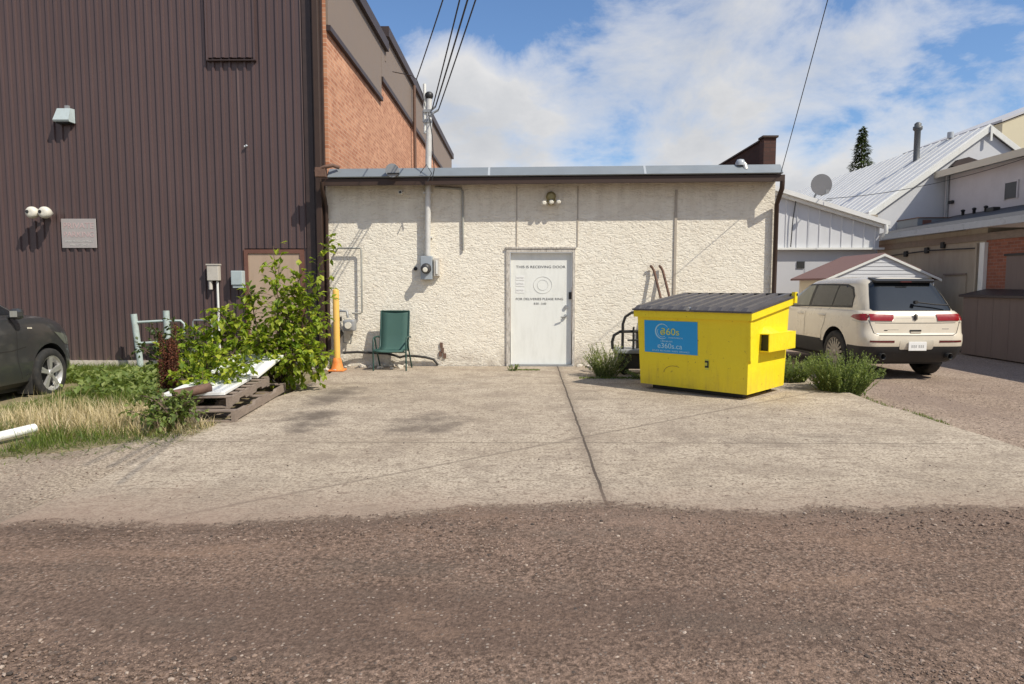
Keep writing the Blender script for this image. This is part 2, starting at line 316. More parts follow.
M['alloy_dark'] = mat('shaded_alloy', (0.30, 0.28, 0.25), 0.35, metal=.7, var=.1, vs=10)
M['gap'] = mat('panel_gap', (0.03, 0.027, 0.024), 0.8, var=.1)
M['flue'] = mat('dark_flue', (0.10, 0.105, 0.11), .5, metal=.2, var=.2)
M['dish'] = mat('dish_grey', (0.17, 0.17, 0.18), 0.6, var=.08)
M['leaf'] = mat_leaf('sapling_leaf', (0.13, 0.22, 0.016), (0.29, 0.40, 0.03), (0.52, 0.54, 0.06), .5)
M['leaf_dark'] = mat_leaf('dark_leaf', (0.025, 0.055, 0.014), (0.07, 0.115, 0.035), (0.15, 0.19, 0.07))
M['leaf_weed'] = mat_leaf('weed_leaf', (0.12, 0.18, 0.045), (0.24, 0.32, 0.085), (0.40, 0.45, 0.16), .5)
M['leaf_pale'] = mat_leaf('pale_weed_leaf', (0.16, 0.20, 0.06), (0.28, 0.32, 0.12), (0.50, 0.50, 0.24), .5)
M['leaf_tip'] = mat_leaf('seed_tip', (0.2, 0.22, 0.07), (0.3, 0.3, 0.1), (0.42, 0.38, 0.16))
M['dock'] = mat_leaf('rust_seed', (0.05, 0.012, 0.008), (0.11, 0.026, 0.014), (0.2, 0.065, 0.03), .15, .8)
M['grass'] = mat_leaf('green_grass', (0.05, 0.10, 0.012), (0.11, 0.17, 0.022), (0.22, 0.25, 0.045))
M['grass_dry'] = mat_leaf('dry_grass', (0.36, 0.29, 0.13), (0.60, 0.48, 0.27), (0.76, 0.64, 0.42), .25, .8)
M['needle'] = mat_leaf('spruce_needle', (0.018, 0.035, 0.010), (0.035, 0.06, 0.014), (0.07, 0.10, 0.022), .15)
M['soil'] = mat('yard_soil', (0.25, 0.20, 0.12), 0.95, var=.4, vs=3, bmp=.5, bs=40, dirt=(0.10, 0.12, 0.03), dirt_amt=.6)
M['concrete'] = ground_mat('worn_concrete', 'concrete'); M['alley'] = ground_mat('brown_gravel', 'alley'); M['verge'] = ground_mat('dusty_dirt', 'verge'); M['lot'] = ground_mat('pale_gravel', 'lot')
def mat_stone():
    m, nt, N, L, b = newmat('loose_stone')
    g = nt.nodes.new('ShaderNodeNewGeometry')
    L.new(ramp(nt, g.outputs['Random Per Island'], [(0.0, (0.05, 0.04, 0.034)), (0.45, (0.18, 0.122, 0.09)), (0.88, (0.28, 0.2, 0.152)), (1.0, (0.42, 0.34, 0.275))]), b.inputs['Base Color'])
    b.inputs['Roughness'].default_value = 0.9; return m
M['stone'] = mat_stone()

# ------------------------------------------------------------------ builders
def tag(o, label=None, cat=None, group=None, kind=None):
    if label: o['label'] = label
    if cat: o['category'] = cat
    if group: o['group'] = group
    if kind: o['kind'] = kind
    return o

def thing(name, label, cat, loc=(0, 0, 0), rz=0.0, group=None):
    o = bpy.data.objects.new(name, None); COL.objects.link(o); o.empty_display_size = 0.2
    o.location = loc; o.rotation_euler = (0, 0, rz); OFF[o.name] = Vector(loc)
    return tag(o, label, cat, group)

class MB:
    def __init__(s): s.v = []; s.f = []; s.sm = []; s.mi = []
    def add(s, vs, fs, smooth=False, mi=0):
        n = len(s.v); s.v += [tuple(p) for p in vs]
        for f in fs: s.f.append([i + n for i in f]); s.sm.append(smooth); s.mi.append(mi)
        return s
    def box(s, x0, x1, y0, y1, z0, z1, mt=None, bev=0.0, mi=0):
        if bev:
            b = bev
            bm = bmesh.new(); bmesh.ops.create_cube(bm, size=1.0)
            for v in bm.verts: v.co = Vector(((x0 + x1) / 2 + v.co.x * (x1 - x0), (y0 + y1) / 2 + v.co.y * (y1 - y0), (z0 + z1) / 2 + v.co.z * (z1 - z0)))
            bmesh.ops.bevel(bm, geom=bm.edges[:], offset=b, segments=2, affect='EDGES', profile=0.5)
            bm.verts.index_update(); vs = [v.co.copy() for v in bm.verts]; fs = [[v.index for v in f.verts] for f in bm.faces]; bm.free()
        else:
            vs = [Vector(p) for p in ((x0, y0, z0), (x1, y0, z0), (x1, y1, z0), (x0, y1, z0), (x0, y0, z1), (x1, y0, z1), (x1, y1, z1), (x0, y1, z1))]
            fs = [(0, 3, 2, 1), (4, 5, 6, 7), (0, 1, 5, 4), (1, 2, 6, 5), (2, 3, 7, 6), (3, 0, 4, 7)]
        if mt is not None: vs = [mt @ v for v in vs]
        return s.add(vs, fs, False, mi)
    def tube(s, pts, r, seg=8, cap=True, r2=None, closed=False):
        pts = [Vector(p) for p in pts]; n = len(pts); vs = []
        up = None
        for i, p in enumerate(pts):
            a = pts[max(i - 1, 0)]; b = pts[min(i + 1, n - 1)]
            if closed: a = pts[(i - 1) % n]; b = pts[(i + 1) % n]
            d = (b - a).normalized()
            if up is None: up = d.orthogonal().normalized()
            else:
                up = (up - d * up.dot(d))
                up = up.normalized() if up.length > 1e-5 else d.orthogonal().normalized()
            w = d.cross(up)
            rr = (r if r2 is None else r + (r2 - r) * i / (n - 1)) if not isinstance(r, (list, tuple)) else r[i]
            for k in range(seg):
                t = 2 * math.pi * k / seg; vs.append(p + (up * math.cos(t) + w * math.sin(t)) * rr)
        fs = []
        for i in range(n if closed else n - 1):
            for k in range(seg):
                j = (i + 1) % n
                fs.append((i * seg + k, i * seg + (k + 1) % seg, j * seg + (k + 1) % seg, j * seg + k))
        s.add(vs, fs, True)
        if cap and not closed:
            s.add(vs[:seg], [list(range(seg))[::-1]]); s.add(vs[-seg:], [list(range(seg))])
        return s
    def cyl(s, c, r, h, axis='z', seg=20, r2=None):
        c = Vector(c); d = {'x': Vector((1, 0, 0)), 'y': Vector((0, 1, 0)), 'z': Vector((0, 0, 1))}[axis]
        return s.tube([c, c + d * h], r, seg, True, r2)
    def lathe(s, c, prof, axis='z', seg=24, cap=True):
        c = Vector(c); vs = []
        for (r, h) in prof:
            for k in range(seg):
                t = 2 * math.pi * k / seg; a, b = r * math.cos(t), r * math.sin(t)
                vs.append(c + (Vector((a, b, h)) if axis == 'z' else Vector((h, a, b)) if axis == 'x' else Vector((b, h, a))))
        fs = []
        for i in range(len(prof) - 1):
            for k in range(seg): fs.append((i * seg + k, i * seg + (k + 1) % seg, (i + 1) * seg + (k + 1) % seg, (i + 1) * seg + k))
        s.add(vs, fs, True)
        if cap:
            s.add(vs[:seg], [list(range(seg))[::-1]]); s.add(vs[-seg:], [list(range(seg))])
        return s
    def poly_prism(s, poly, axis, a, b):
        """poly in the plane normal to axis; extruded from a to b"""
        def P(p, t): return Vector((t, p[0], p[1])) if axis == 'x' else Vector((p[0], t, p[1])) if axis == 'y' else Vector((p[0], p[1], t))
        n = len(poly); vs = [P(p, a) for p in poly] + [P(p, b) for p in poly]
        fs = [list(range(n))[::-1], list(range(n, 2 * n))] + [(i, (i + 1) % n, n + (i + 1) % n, n + i) for i in range(n)]
        return s.add(vs, fs)
    def quad(s, a, b, c, d): return s.add([a, b, c, d], [(0, 1, 2, 3)])
    def build(s, name, m, parent=None, world=True, label=None, cat=None, group=None, kind=None, fixn=True, sharp=None, origin=None):
        vs = [Vector(v) for v in s.v]
        if parent is None:
            if origin is not None: off = Vector(origin)
            else:
                xs = [v.x for v in vs]; ys = [v.y for v in vs]; off = Vector(((min(xs) + max(xs)) / 2, (min(ys) + max(ys)) / 2, min(v.z for v in vs)))
        else: off = OFF.get(parent.name, Vector()) if world else Vector()
        me = bpy.data.meshes.new(name); me.from_pydata([v - off for v in vs], [], s.f)
        me.polygons.foreach_set('use_smooth', s.sm)
        ms = m if isinstance(m, (list, tuple)) else [m]
        for k in ms: me.materials.append(k)
        if len(ms) > 1: me.polygons.foreach_set('material_index', s.mi)
        if fixn:
            bm = bmesh.new(); bm.from_mesh(me); bmesh.ops.recalc_face_normals(bm, faces=bm.faces); bm.to_mesh(me); bm.free()
        if sharp: 
            me.polygons.foreach_set('use_smooth', [True] * len(me.polygons)); me.set_sharp_from_angle(angle=R(sharp))
        me.update()
        o = bpy.data.objects.new(name, me); COL.objects.link(o)
        if parent is None: o.location = off; OFF[o.name] = off
        else:
            o.parent = parent; OFF[o.name] = off
        return tag(o, label, cat, group, kind)

def text(name, body, size, loc, m, parent, rot=(R(90), 0, 0), ext=0.0015, world=True, align='CENTER', sx=1.0):
    cu = bpy.data.curves.new(name, 'FONT'); cu.body = body; cu.size = size; cu.align_x = align; cu.align_y = 'CENTER'; cu.extrude = ext
    t = bpy.data.objects.new(name, cu); COL.objects.link(t); bpy.context.view_layer.update()
    me = bpy.data.meshes.new_from_object(t.evaluated_get(bpy.context.evaluated_depsgraph_get())); bpy.data.objects.remove(t)
    from mathutils import Euler
    me.transform(Matrix.Translation(Vector(loc) - (OFF.get(parent.name, Vector()) if world else Vector())) @ Euler(rot).to_matrix().to_4x4() @ Matrix.Diagonal((sx, 1, 1, 1)))
    me.materials.clear(); me.materials.append(m)
    o = bpy.data.objects.new(name, me); COL.objects.link(o); o.parent = parent; return o

def struct(name, mb, m, **k): return mb.build(name, m, None, kind='structure', **k)

def corrug(mb, x0, x1, y, z0f, z1f, pitch=0.148, depth=0.022, rib=0.036, slope=0.012, thick=0.0):
    """vertical trapezoid ribs along x on a wall facing -y; z0f, z1f functions of x or numbers"""
    f0 = z0f if callable(z0f) else (lambda x: z0f); f1 = z1f if callable(z1f) else (lambda x: z1f)
    pts = []; x = x0
    while x < x1:
        for dx, d in ((0, 0), (pitch - rib - 2 * slope, 0), (pitch - rib - slope, depth), (pitch - slope, depth)):
            if x + dx <= x1: pts.append((x + dx, y - d))
        x += pitch
    pts.append((x1, y)); n = len(pts)
    vs = [(px, py, f0(px)) for px, py in pts] + [(px, py, f1(px)) for px, py in pts]
    mb.add(vs, [(i, i + 1, n + i + 1, n + i) for i in range(n - 1)])
    return mb

# ------------------------------------------------------------------ ground
W = 12.6
g = MB(); g.quad((-300, -150, -.13), (300, -150, -.13), (300, 500, -.13), (-300, 500, -.13)); struct('ground', g, M['lot'])
pad = MB(); rnd = random.Random(3)
edge = [(-3.25, 4.0)]
left = [(-3.25 + rnd.uniform(-.05, .05), y / 2) for y in range(9, 26)]
right = [(4.6 + rnd.uniform(-.06, .06), y / 2) for y in range(25, 7, -1)]
poly = [(-3.3, 3.8)] + left + [(-3.3, 12.58), (4.6, 12.58)] + right + [(4.6, 3.8)]
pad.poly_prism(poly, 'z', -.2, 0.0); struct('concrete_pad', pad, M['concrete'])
# alley gravel: undulating sheet with an uneven far edge
al = MB(); nx, ny = 640, 90; rnd = random.Random(11)
def fbm(x, seed=0):
    return sum(math.sin(x * f + seed * 1.7 + f * 3.1) / k for f, k in ((.9, 1.2), (2.3, 2.4), (5.1, 4.5), (11.3, 8), (23.7, 14)))
from mathutils import noise as mnoise
ex = lambda x: mnoise.fractal(Vector((x * 1.1, 3.7, 0)), .8, 2.0, 6) * .13 + (4.18 if x < 0 else 4.18) + .42 / (1 + math.exp(-(x + .9) * 2.2)) + .05 * fbm(x)
vs = []; fs = []
for j in range(ny + 1):
    for i in range(nx + 1):
        x = -22 + 44 * i / nx
        x = math.copysign(abs(x / 22) ** 1.7 * 22, x)
        t = j / ny; e = ex(x) if abs(x) < 6 else ex(6 if x > 0 else -6) + .1 * math.sin(x * 2)
        y = -4 + (e + 4) * (1 - (1 - t) ** 2.4)
        d = e - y
        z = .003 + min(1, d / .5) * (.010 + .006 * math.sin(y * 2.4 + .3 * math.sin(x * .6)) + .004 * math.sin(x * 1.3 + y * 3.1) + .002 * math.sin(x * 7 + y * 5))
        if x < -3.2 or x > 4.55: z -= (.14 if x > 0 else .0) * max(0, 1 - d / 1.3) * min(1, abs(x - 4.55) / .5)
        vs.append((x, y, z)); 
for j in range(ny):
    for i in range(nx): a = j * (nx + 1) + i; fs.append((a, a + 1, a + nx + 2, a + nx + 1))
al.add(vs, fs, True); ar = struct('alley_road', al, M['alley'], fixn=False)
at = ar.data.attributes.new('edge', 'FLOAT', 'POINT')
at.data.foreach_set('value', [(ex(max(-6, min(6, v[0]))) - v[1]) if abs(v[0]) < 6 else 1.0 * (ny - (i // (nx + 1))) / 6 for i, v in enumerate(vs)])
vg = MB(); vg.quad((-20, 2.0, -.004), (-3.0, 2.0, -.004), (-3.0, 7.3, -.004), (-20, 7.3, -.004)); struct('dirt_verge', vg, M['verge'])
# loose stones on the alley and the pad edge
ico = bmesh.new(); bmesh.ops.create_icosphere(ico, subdivisions=1, radius=1.0); ico.verts.index_update()
IV = [v.co.copy() for v in ico.verts]; IF = [[v.index for v in f.verts] for f in ico.faces]; ico.free()
st = MB(); rnd = random.Random(5)
def stone(mb, x, y, z, r):
    a = rnd.uniform(0, 6.28); c, s_ = math.cos(a), math.sin(a); sx, sy, sz = r * rnd.uniform(.8, 1.4), r * rnd.uniform(.7, 1.1), r * rnd.uniform(.45, .75)
    vs = []
    for v in IV:
        k = rnd.uniform(.8, 1.15); px, py = v.x * sx * k, v.y * sy * k; vs.append((x + px * c - py * s_, y + px * s_ + py * c, z + v.z * sz * k))
    mb.add(vs, IF, False)
n = 0
while n < 24000:
    y = 2.2 + 3.0 * rnd.random() ** 1.35; x = rnd.uniform(-.85, .85) * (y + .5) 
    e = ex(max(-6, min(6, x)))
    if y > e + .05 and rnd.random() < min(.985, .86 + (y - e) * .5): continue
    r = min(.0125, .0032 / (rnd.random() ** .42 + .05)) * (1.0 if y < e else .7)
    if y > e - .12: r *= .6
    if rnd.random() < .004: r *= 1.6
    stone(st, x, y, .012 if y < e - .3 else .006, r); n += 1
for k in range(500):
    y = rnd.uniform(4.6, 12); x = rnd.uniform(-3.2, 4.5)
    if rnd.random() > (12.6 - y) / 8: continue
    stone(st, x, y, .003, rnd.uniform(.003, .008))
for k in range(1200):
    y = rnd.uniform(4.6, 11); x = rnd.uniform(4.6, 4.6 + (y - 3.5) * .6); stone(st, x, y, -.128, rnd.uniform(.003, .009))
for k in range(500):
    y = rnd.uniform(4.2, 6.0); x = rnd.uniform(-6, -3.2); stone(st, x, y, -.002, rnd.uniform(.003, .009))
tag(st.build('loose_stones', M['stone'], None, fixn=False), 'loose pebbles and stones scattered over the brown gravel alley', 'gravel', kind='stuff')

# ------------------------------------------------------------------ brown metal building
mbld = thing('metal_building', 'tall brown corrugated metal building with salmon brick side wall', 'building', (-9.5, W, 0))
s = MB(); corrug(s, -16.0, -5.07, W, .10, 7.9, depth=.028); corrug(s, -5.07, -3.90, W, 2.17, 7.9, depth=.028); corrug(s, -3.97, -3.90, W, .10, 2.17); s.build('siding', M['siding'], mbld, fixn=False)
MB().box(-16, -3.6, W + .05, W + .3, -.1, 7.9).box(-16, -3.9, W - .03, W + .049, 7.9, 8.05).build('wall', M['trim'], mbld)
MB().box(-16, -3.55, W - .05, W + .04, -.06, .098).build('foundation', M['conc_old'], mbld)
t = MB().box(-3.9, -3.55, W - .035, W + .045, .0, 7.9).box(-3.78, -3.74, W - .05, W - .0355, 0, 7.9); t.build('corner_trim', M['trim'], mbld)
t = MB().box(-3.69, -3.58, W - .15, W - .055, .25, 7.9, bev=.012)
t.tube([(-3.655, W - .1, .3), (-3.655, W - .12, .18), (-3.66, W - .3, .08)], .045, 8); t.build('downspout', M['fascia'], mbld)
# raised hatch high on the wall
h = MB(); corrug(h, -5.59, -4.77, W - .05, 5.56, 7.9, depth=.02); h.box(-5.62, -5.59, W - .075, W - .001, 5.52, 7.9); h.box(-4.77, -4.74, W - .075, W - .001, 5.52, 7.9)
h.build('hatch_panel', M['siding'], mbld, fixn=False); MB().box(-5.62, -4.74, W - .085, W - .001, 5.5, 5.519).build('drip_edge', M['trim'], mbld)
d = MB().box(-5.0, -4.04, W - .02, W + .03, .12, 2.08).build('boarded_door', M['board'], mbld)
MB().box(-5.07, -5.0, W - .04, W + .03, .1, 2.15).box(-4.04, -3.97, W - .04, W + .03, .1, 2.15).box(-5.0, -4.04, W - .04, W + .03, 2.08, 2.15).build('door_frame', M['rust_trim'], d)
# brick side wall (faces +x)
MB().box(-3.9, -3.49, W + .05, 35.0, -.05, 7.3).build('brick_wall', M['brick'], mbld)
p = MB(); p.box(-3.489, -3.45, W + .05, 17.42, 6.16, 7.45); p.box(-3.489, -3.45, 17.45, 35.0, 6.68, 7.85)
p.build('parapet_panel', M['panel'], mbld)
c = MB(); c.box(-3.62, -3.36, W + .03, 18.0, 7.45, 7.70); c.box(-3.62, -3.36, 18.03, 35.2, 7.85, 8.10); c.box(-3.488, -3.41, W + .05, 17.42, 6.06, 6.155); c.box(-3.488, -3.41, 17.45, 35.0, 6.56, 6.675)
c.build('coping', M['trim'], mbld)
MB().box(-3.6, -3.44, 17.9, 18.02, 7.2, 7.80).build('coping_end', M['wood_grey'], mbld)
MB().tube([(-3.36, 22.2, 3.4), (-3.36, 22.2, 7.8)], .05, 8).build('vent_pipe', M['rusty'], mbld)

# things on the brown wall
def wall_lamp():
    o = thing('wall_lamp', 'grey hooded wall lamp high on the brown metal wall', 'lamp', (-8.3, W, 4.42))
    x = -8.22; y = W - .022
    MB().add([(x - .15, y, 4.67), (x + .15, y, 4.67), (x + .15, y, 4.42), (x - .15, y, 4.42), (x - .12, y - .08, 4.67), (x + .12, y - .08, 4.67), (x + .145, y - .18, 4.45), (x - .145, y - .18, 4.45), (x + .145, y - .165, 4.42), (x - .145, y - .165, 4.42)],
             [(0, 1, 5, 4), (4, 5, 6, 7), (7, 6, 8, 9), (9, 8, 2, 3), (0, 4, 7, 9, 3), (1, 2, 8, 6, 5)]).build('hood', M['aqua_box'], o)
    MB().box(x - .11, x + .11, y - .14, y - .02, 4.395, 4.418).build('lens', M['dark_plastic'], o)
    MB().box(x + .0, x + .07, y - .05, y, 4.675, 4.73).build('bracket', M['grey_metal'], o)
wall_lamp()
def twin_light():
    o = thing('security_light', 'pair of round white spotlights on the brown metal wall', 'light', (-8.87, W, 2.75))
    MB().cyl((-8.66, W - .07, 2.79), .06, .05, 'y', 16).build('base', M['beige_box'], o)
    for x in (-8.775, -8.545):
        MB().lathe((x, W - .34, 2.80), [(.02, .0), (.075, -.005), (.102, .03), (.108, .08), (.09, .14), (.055, .2), (.03, .25)], 'y', 20).build('lamp_head', M['bulb'], o)
        l = MB().lathe((x - .04, W - .348, 2.81), [(.03, 0), (.028, -.008)], 'y', 14).build('sensor', M['dark_plastic'], o)
        MB().tube([(x, W - .13, 2.80), (-8.66, W - .07, 2.79)], .02, 8).build('arm', M['beige_box'], o)
twin_light()
o = thing('parking_sign', 'faded pinkish grey sign board on the brown metal wall', 'sign', (-8.1, W, 2.18))
MB().box(-8.42, -7.78, W - .04, W - .0235, 2.18, 2.71, bev=.004).build('panel', M['sign_face'], o)
text('lettering', 'PRIVATE', .15, (-8.1, W - .0415, 2.58), M['ink_red'], o, sx=1.02); text('lettering', 'PARKING', .14, (-8.1, W - .0415, 2.42), M['ink_red'], o, sx=.98)
text('small_print', 'UNAUTHORIZED VEHICLES', .05, (-8.1, W - .0415, 2.30), M['ink_pale'], o, sx=.85); text('small_print', 'WILL BE TOWED', .05, (-8.1, W - .0415, 2.235), M['ink_pale'], o, sx=.9)
o = thing('utility_box', 'beige utility box on a white conduit beside the boarded door', 'utility box', (-5.66, W, .05))
MB().box(-5.72, -5.51, W - .14, W - .023, 1.58, 1.86, bev=.01).build('box', M['beige_box'], o); MB().box(-5.73, -5.50, W - .15, W - .02, 1.861, 1.885).build('lid', M['beige_box'], o)
MB().cyl((-5.68, W - .09, 1.42), .035, .158, 'z', 12).build('stub_pipe', M['beige_box'], o); MB().cyl((-5.56, W - .07, .05), .021, 1.528, 'z', 12).build('conduit', M['white_paint'], o)
o = thing('junction_box', 'pale aqua junction box left of the boarded tan door', 'utility box', (-5.17, W, 1.45))
MB().box(-5.27, -5.06, W - .17, W - .023, 1.50, 1.76, bev=.012).build('box', M['aqua_box'], o); MB().box(-5.25, -5.05, W - .15, W - .025, 1.445, 1.498, bev=.008).build('cover', M['aqua_box'], o)
MB().tube([(-4.97, W - .03, 4.0), (-4.95, W - .05, 4.02)], .02, 6).tube([(-4.97, W - .03, 4.0), (-5.0, W - .05, 4.0)], .018, 6).build('wall_hook', M['lens_grey'], None, label='small pale hook fixed high on the brown siding', cat='hook')

# ------------------------------------------------------------------ stucco building
sb = thing('stucco_building', 'low cream stucco building with galvanised roof edge and white door', 'building', (.55, W, 0))
wm = MB()   # wall with a door opening
def wallgrid(x0, x1, z0, z1, y): wm.quad((x0, y, z0), (x1, y, z0), (x1, y, z1), (x0, y, z1))
wallgrid(-3.58, -.25, -.05, 3.36, W); wallgrid(-.25, 1.01, 2.16, 3.36, W); wallgrid(1.01, 4.62, -.05, 3.36, W)
wm.quad((4.62, W, -.05), (4.62, 22, -.05), (4.62, 22, 3.36), (4.62, W, 3.36)); wm.quad((-.25, W, -.05), (-.25, W + .25, -.05), (-.25, W + .25, 2.16), (-.25, W, 2.16))
wm.quad((1.01, W, -.05), (1.01, W, 2.16), (1.01, W + .25, 2.16), (1.01, W + .25, -.05)); wm.quad((-.25, W, 2.16), (-.25, W + .25, 2.16), (1.01, W + .25, 2.16), (1.01, W, 2.16))
wm.build('wall', M['stucco'], sb, fixn=False)
rise = lambda x: .008 * (x + 3.5)
def strip(x0, x1, y0, y1, z0, z1, rz=True):
    a, b = (rise(x0), rise(x1)) if rz else (0, 0)
    return [(x0, y0, z0 + a), (x1, y0, z0 + b), (x1, y1, z0 + b), (x0, y1, z0 + a), (x0, y0, z1 + a), (x1, y0, z1 + b), (x1, y1, z1 + b), (x0, y1, z1 + a)]
BF = [(0, 3, 2, 1), (4, 5, 6, 7), (0, 1, 5, 4), (1, 2, 6, 5), (2, 3, 7, 6), (3, 0, 4, 7)]
MB().add(strip(-3.52, 4.62, 12.30, 22, 3.30, 3.36), BF).add(strip(-3.52, 4.655, 12.25, 12.298, 3.255, 3.37), BF).build('fascia', M['fascia'], sb)
fl = MB(); xs = [-3.40, -.55, 2.2, 4.61]
for i in range(3):
    a, b = xs[i] + (.004 if i else 0), xs[i + 1] - .004
    va, vb = rise(a), rise(b)
    fl.add([(a, 12.22, 3.385 + va), (b, 12.22, 3.385 + vb), (b, 12.205, 3.40 + vb), (a, 12.205, 3.40 + va), (a, 12.36, 3.565 + va), (b, 12.36, 3.565 + vb), (a, 12.6, 3.60 + va), (b, 12.6, 3.60 + vb), (a, 12.6, 3.385 + va), (b, 12.6, 3.385 + vb)],
           [(0, 1, 2, 3), (3, 2, 5, 4), (4, 5, 7, 6), (0, 8, 9, 1), (0, 3, 4, 6, 8), (1, 9, 7, 5, 2), (6, 7, 9, 8)])
fl.build('roof_flashing', M['galv'], sb)
for x in (-.55, 2.2):
    sm_ = MB(); sm_.add([(x - .02, 12.203, 3.40 + rise(x)), (x + .02, 12.203, 3.40 + rise(x)), (x + .02, 12.357, 3.569 + rise(x)), (x - .02, 12.357, 3.569 + rise(x))], [(0, 1, 2, 3)])
    sm_.build('seam_cover', M['lens_grey'], sb, fixn=False)
MB().add(strip(-3.5, 4.6, 12.605, 22, 3.37, 3.56), BF).build('roof', M['dark_roof'], sb)
BATT = mat('stucco_batten', (0.42, 0.37, 0.31), .9, var=.2, vs=9, bmp=.3)
for x, z0, z1 in ((-.06, 2.2, 3.29), (1.05, 2.2, 3.29), (2.83, .9, 3.22)): MB().box(x - (.022 if x > 2 else .009), x + (.022 if x > 2 else .009), W - (.022 if x > 2 else .012), W - .001, z0, z1).build('joint_batten', BATT, sb)
rp = MB(); rp.box(4.40, 4.62, 12.63, 12.85, 3.5, 4.15); rp.build('parapet_pier', M['brick_dark2'], sb); MB().box(4.41, 4.61, 12.852, 22, 3.5, 4.12).build('parapet_wall', M['brick_dark'], sb)
MB().box(4.37, 4.65, 12.60, 12.853, 4.151, 4.185).box(4.38, 4.64, 12.854, 22, 4.121, 4.15).build('parapet_cap', M['fascia'], sb)
dp = MB(); dp.tube([(4.62, 12.27, 3.33), (4.62, 12.28, 3.2), (4.62, 12.42, 3.05), (4.625, 12.52, 2.95), (4.625, 12.53, .25), (4.625, 12.45, .12)], .042, 10); dp.build('downspout', M['fascia'], sb)
dp = MB(); dp.tube([(-3.50, 12.22, 3.32), (-3.51, 12.24, 3.2), (-3.525, 12.45, 3.05), (-3.525, 12.53, 2.9), (-3.53, 12.53, .2)], .036, 10); dp.build('downspout', M['fascia'], sb)
MB().tube([(-3.62, 12.25, 3.50), (-3.45, 12.16, 3.56), (-3.3, 12.2, 3.60), (-3.22, 12.3, 3.58)], .035, 8).box(-3.60, -3.42, 12.14, 12.26, 3.40, 3.56).build('gutter_elbow', M['rusty'], sb)
# door
dr = thing_door = MB().box(-.175, .955, W + .05, W + .095, .03, 2.09, bev=.004).build('door', M['door_white'], sb)
MB().box(-.25, -.185, W - .03, W + .12, 0, 2.10).box(.965, 1.01, W - .03, W + .12, 0, 2.10).box(-.25, 1.01, W - .03, W + .12, 2.10, 2.16).build('frame', M['frame_wood'], dr)
MB().box(-.265, 1.025, W - .045, W + .0, 2.163, 2.195).build('drip_cap', M['frame_wood'], dr)
MB().box(-.20, .98, W - .05, W + .11, .0, .028).build('threshold', M['grey_metal'], dr)
MB().cyl((.84, W + .005, .93), .03, .044, 'y', 14).tube([(.84, W + .01, .93), (.84, W - .02, .93), (.75, W - .03, .91)], .012, 8).build('handle', M['grey_metal'], dr)
MB().cyl((.85, W + .015, 1.10), .032, .034, 'y', 14).build('deadbolt', M['grey_metal'], dr)
MB().box(.90, .952, W + .025, W + .049, 1.24, 1.37).build('latch_guard', M['black'], dr)
text('lettering', 'THIS IS RECEIVING DOOR', .066, (.38, W + .0485, 1.83), M['ink'], dr, sx=1.2); text('lettering', 'FOR DELIVERIES PLEASE RING', .060, (.36, W + .0485, 1.24), M['ink'], dr, sx=1.12); text('lettering', '8:30 - 5:00', .054, (.37, W + .0485, 1.155), M['ink'], dr)
for z in (1.63, 1.52, 1.40):
    pp = MB().box(-.075, .08, W + .0455, W + .0485, z - .045, z + .045).build('notice', M['paper'], dr)
    text('small_print', 'NOTICE', .035, (.0, W + .0445, z), M['ink_pale'], pp)
rg = MB(); pts = [(.42 + .17 * math.cos(a * .2617), W + .0475, 1.50 + .155 * math.sin(a * .2617)) for a in range(24)]
rg.tube(pts, .0035, 5, closed=True); pts = [(.42 + .10 * math.cos(a * .2617), W + .0475, 1.50 + .095 * math.sin(a * .2617)) for a in range(24)]; rg.tube(pts, .0025, 5, closed=True); rg.build('round_decal', M['lens_white'], dr)

# things fixed to the stucco building
o = thing('electric_mast', 'tall galvanised service mast rising through the roof edge', 'conduit', (-1.66, W - .1, 1.9))
MB().tube([(-1.685, W - .09, 2.03), (-1.665, W - .10, 3.1), (-1.62, W - .15, 4.85)], .055, 12).build('pipe', M['galv_pipe'], o)
MB().lathe((-1.62, W - .15, 4.85), [(.058, -.05), (.075, -.01), (.072, .04), (.04, .07)], 'z', 14).build('weatherhead', M['black'], o)
MB().cyl((-1.70, W - .15, 4.2), .028, .86, 'z', 10).build('slim_pole', M['white_paint'], o)
MB().box(-1.72, -1.58, W - .2, W - .06, 4.38, 4.44).box(-1.72, -1.58, W - .2, W - .06, 4.56, 4.61).box(-1.74, -1.63, W - .16, W - .1, 4.4, 4.6).build('clamp', M['grey_metal'], o)
for x, z in ((-1.50, 4.66), (-1.45, 4.60), (-1.55, 4.55)): MB().tube([(-1.62, W - .15, z - .08), (x, W - .2, z)], .022, 8).build('insulator', M['lens_grey'], o)
MB().tube([(-1.75, 12.14, 3.45), (-1.64, 12.13, 3.60), (-1.55, 12.14, 3.45), (-1.62, 12.12, 3.3)], .008, 6).tube([(-1.6, 12.2, 4.5), (-1.53, 12.1, 4.1), (-1.5, 12.1, 3.5), (-1.55, 12.15, 3.32)], .009, 6).build('guy_loop', M['wire'], o)
for z in (2.35, 3.15): MB().box(-1.75, -1.60, W - .11, W - .001, z, z + .03).build('strap', M['galv_pipe'], o)
o = thing('electric_meter', 'grey electric meter box with round glass on the stucco wall', 'meter', (-1.7, W, 1.58))
MB().box(-1.81, -1.60, W - .14, W - .001, 1.60, 2.025, bev=.008).build('box', M['meter_box'], o)
MB().lathe((-1.705, W - .14, 1.80), [(.095, 0), (.095, -.03), (.082, -.035), (.08, -.12), (.065, -.14), (.02, -.145)], 'y', 20).build('meter_glass', M['win'], o)
MB().lathe((-1.705, W - .289, 1.775), [(.045, 0), (.03, -.004)], 'y', 14).build('dial', M['bulb'], o)
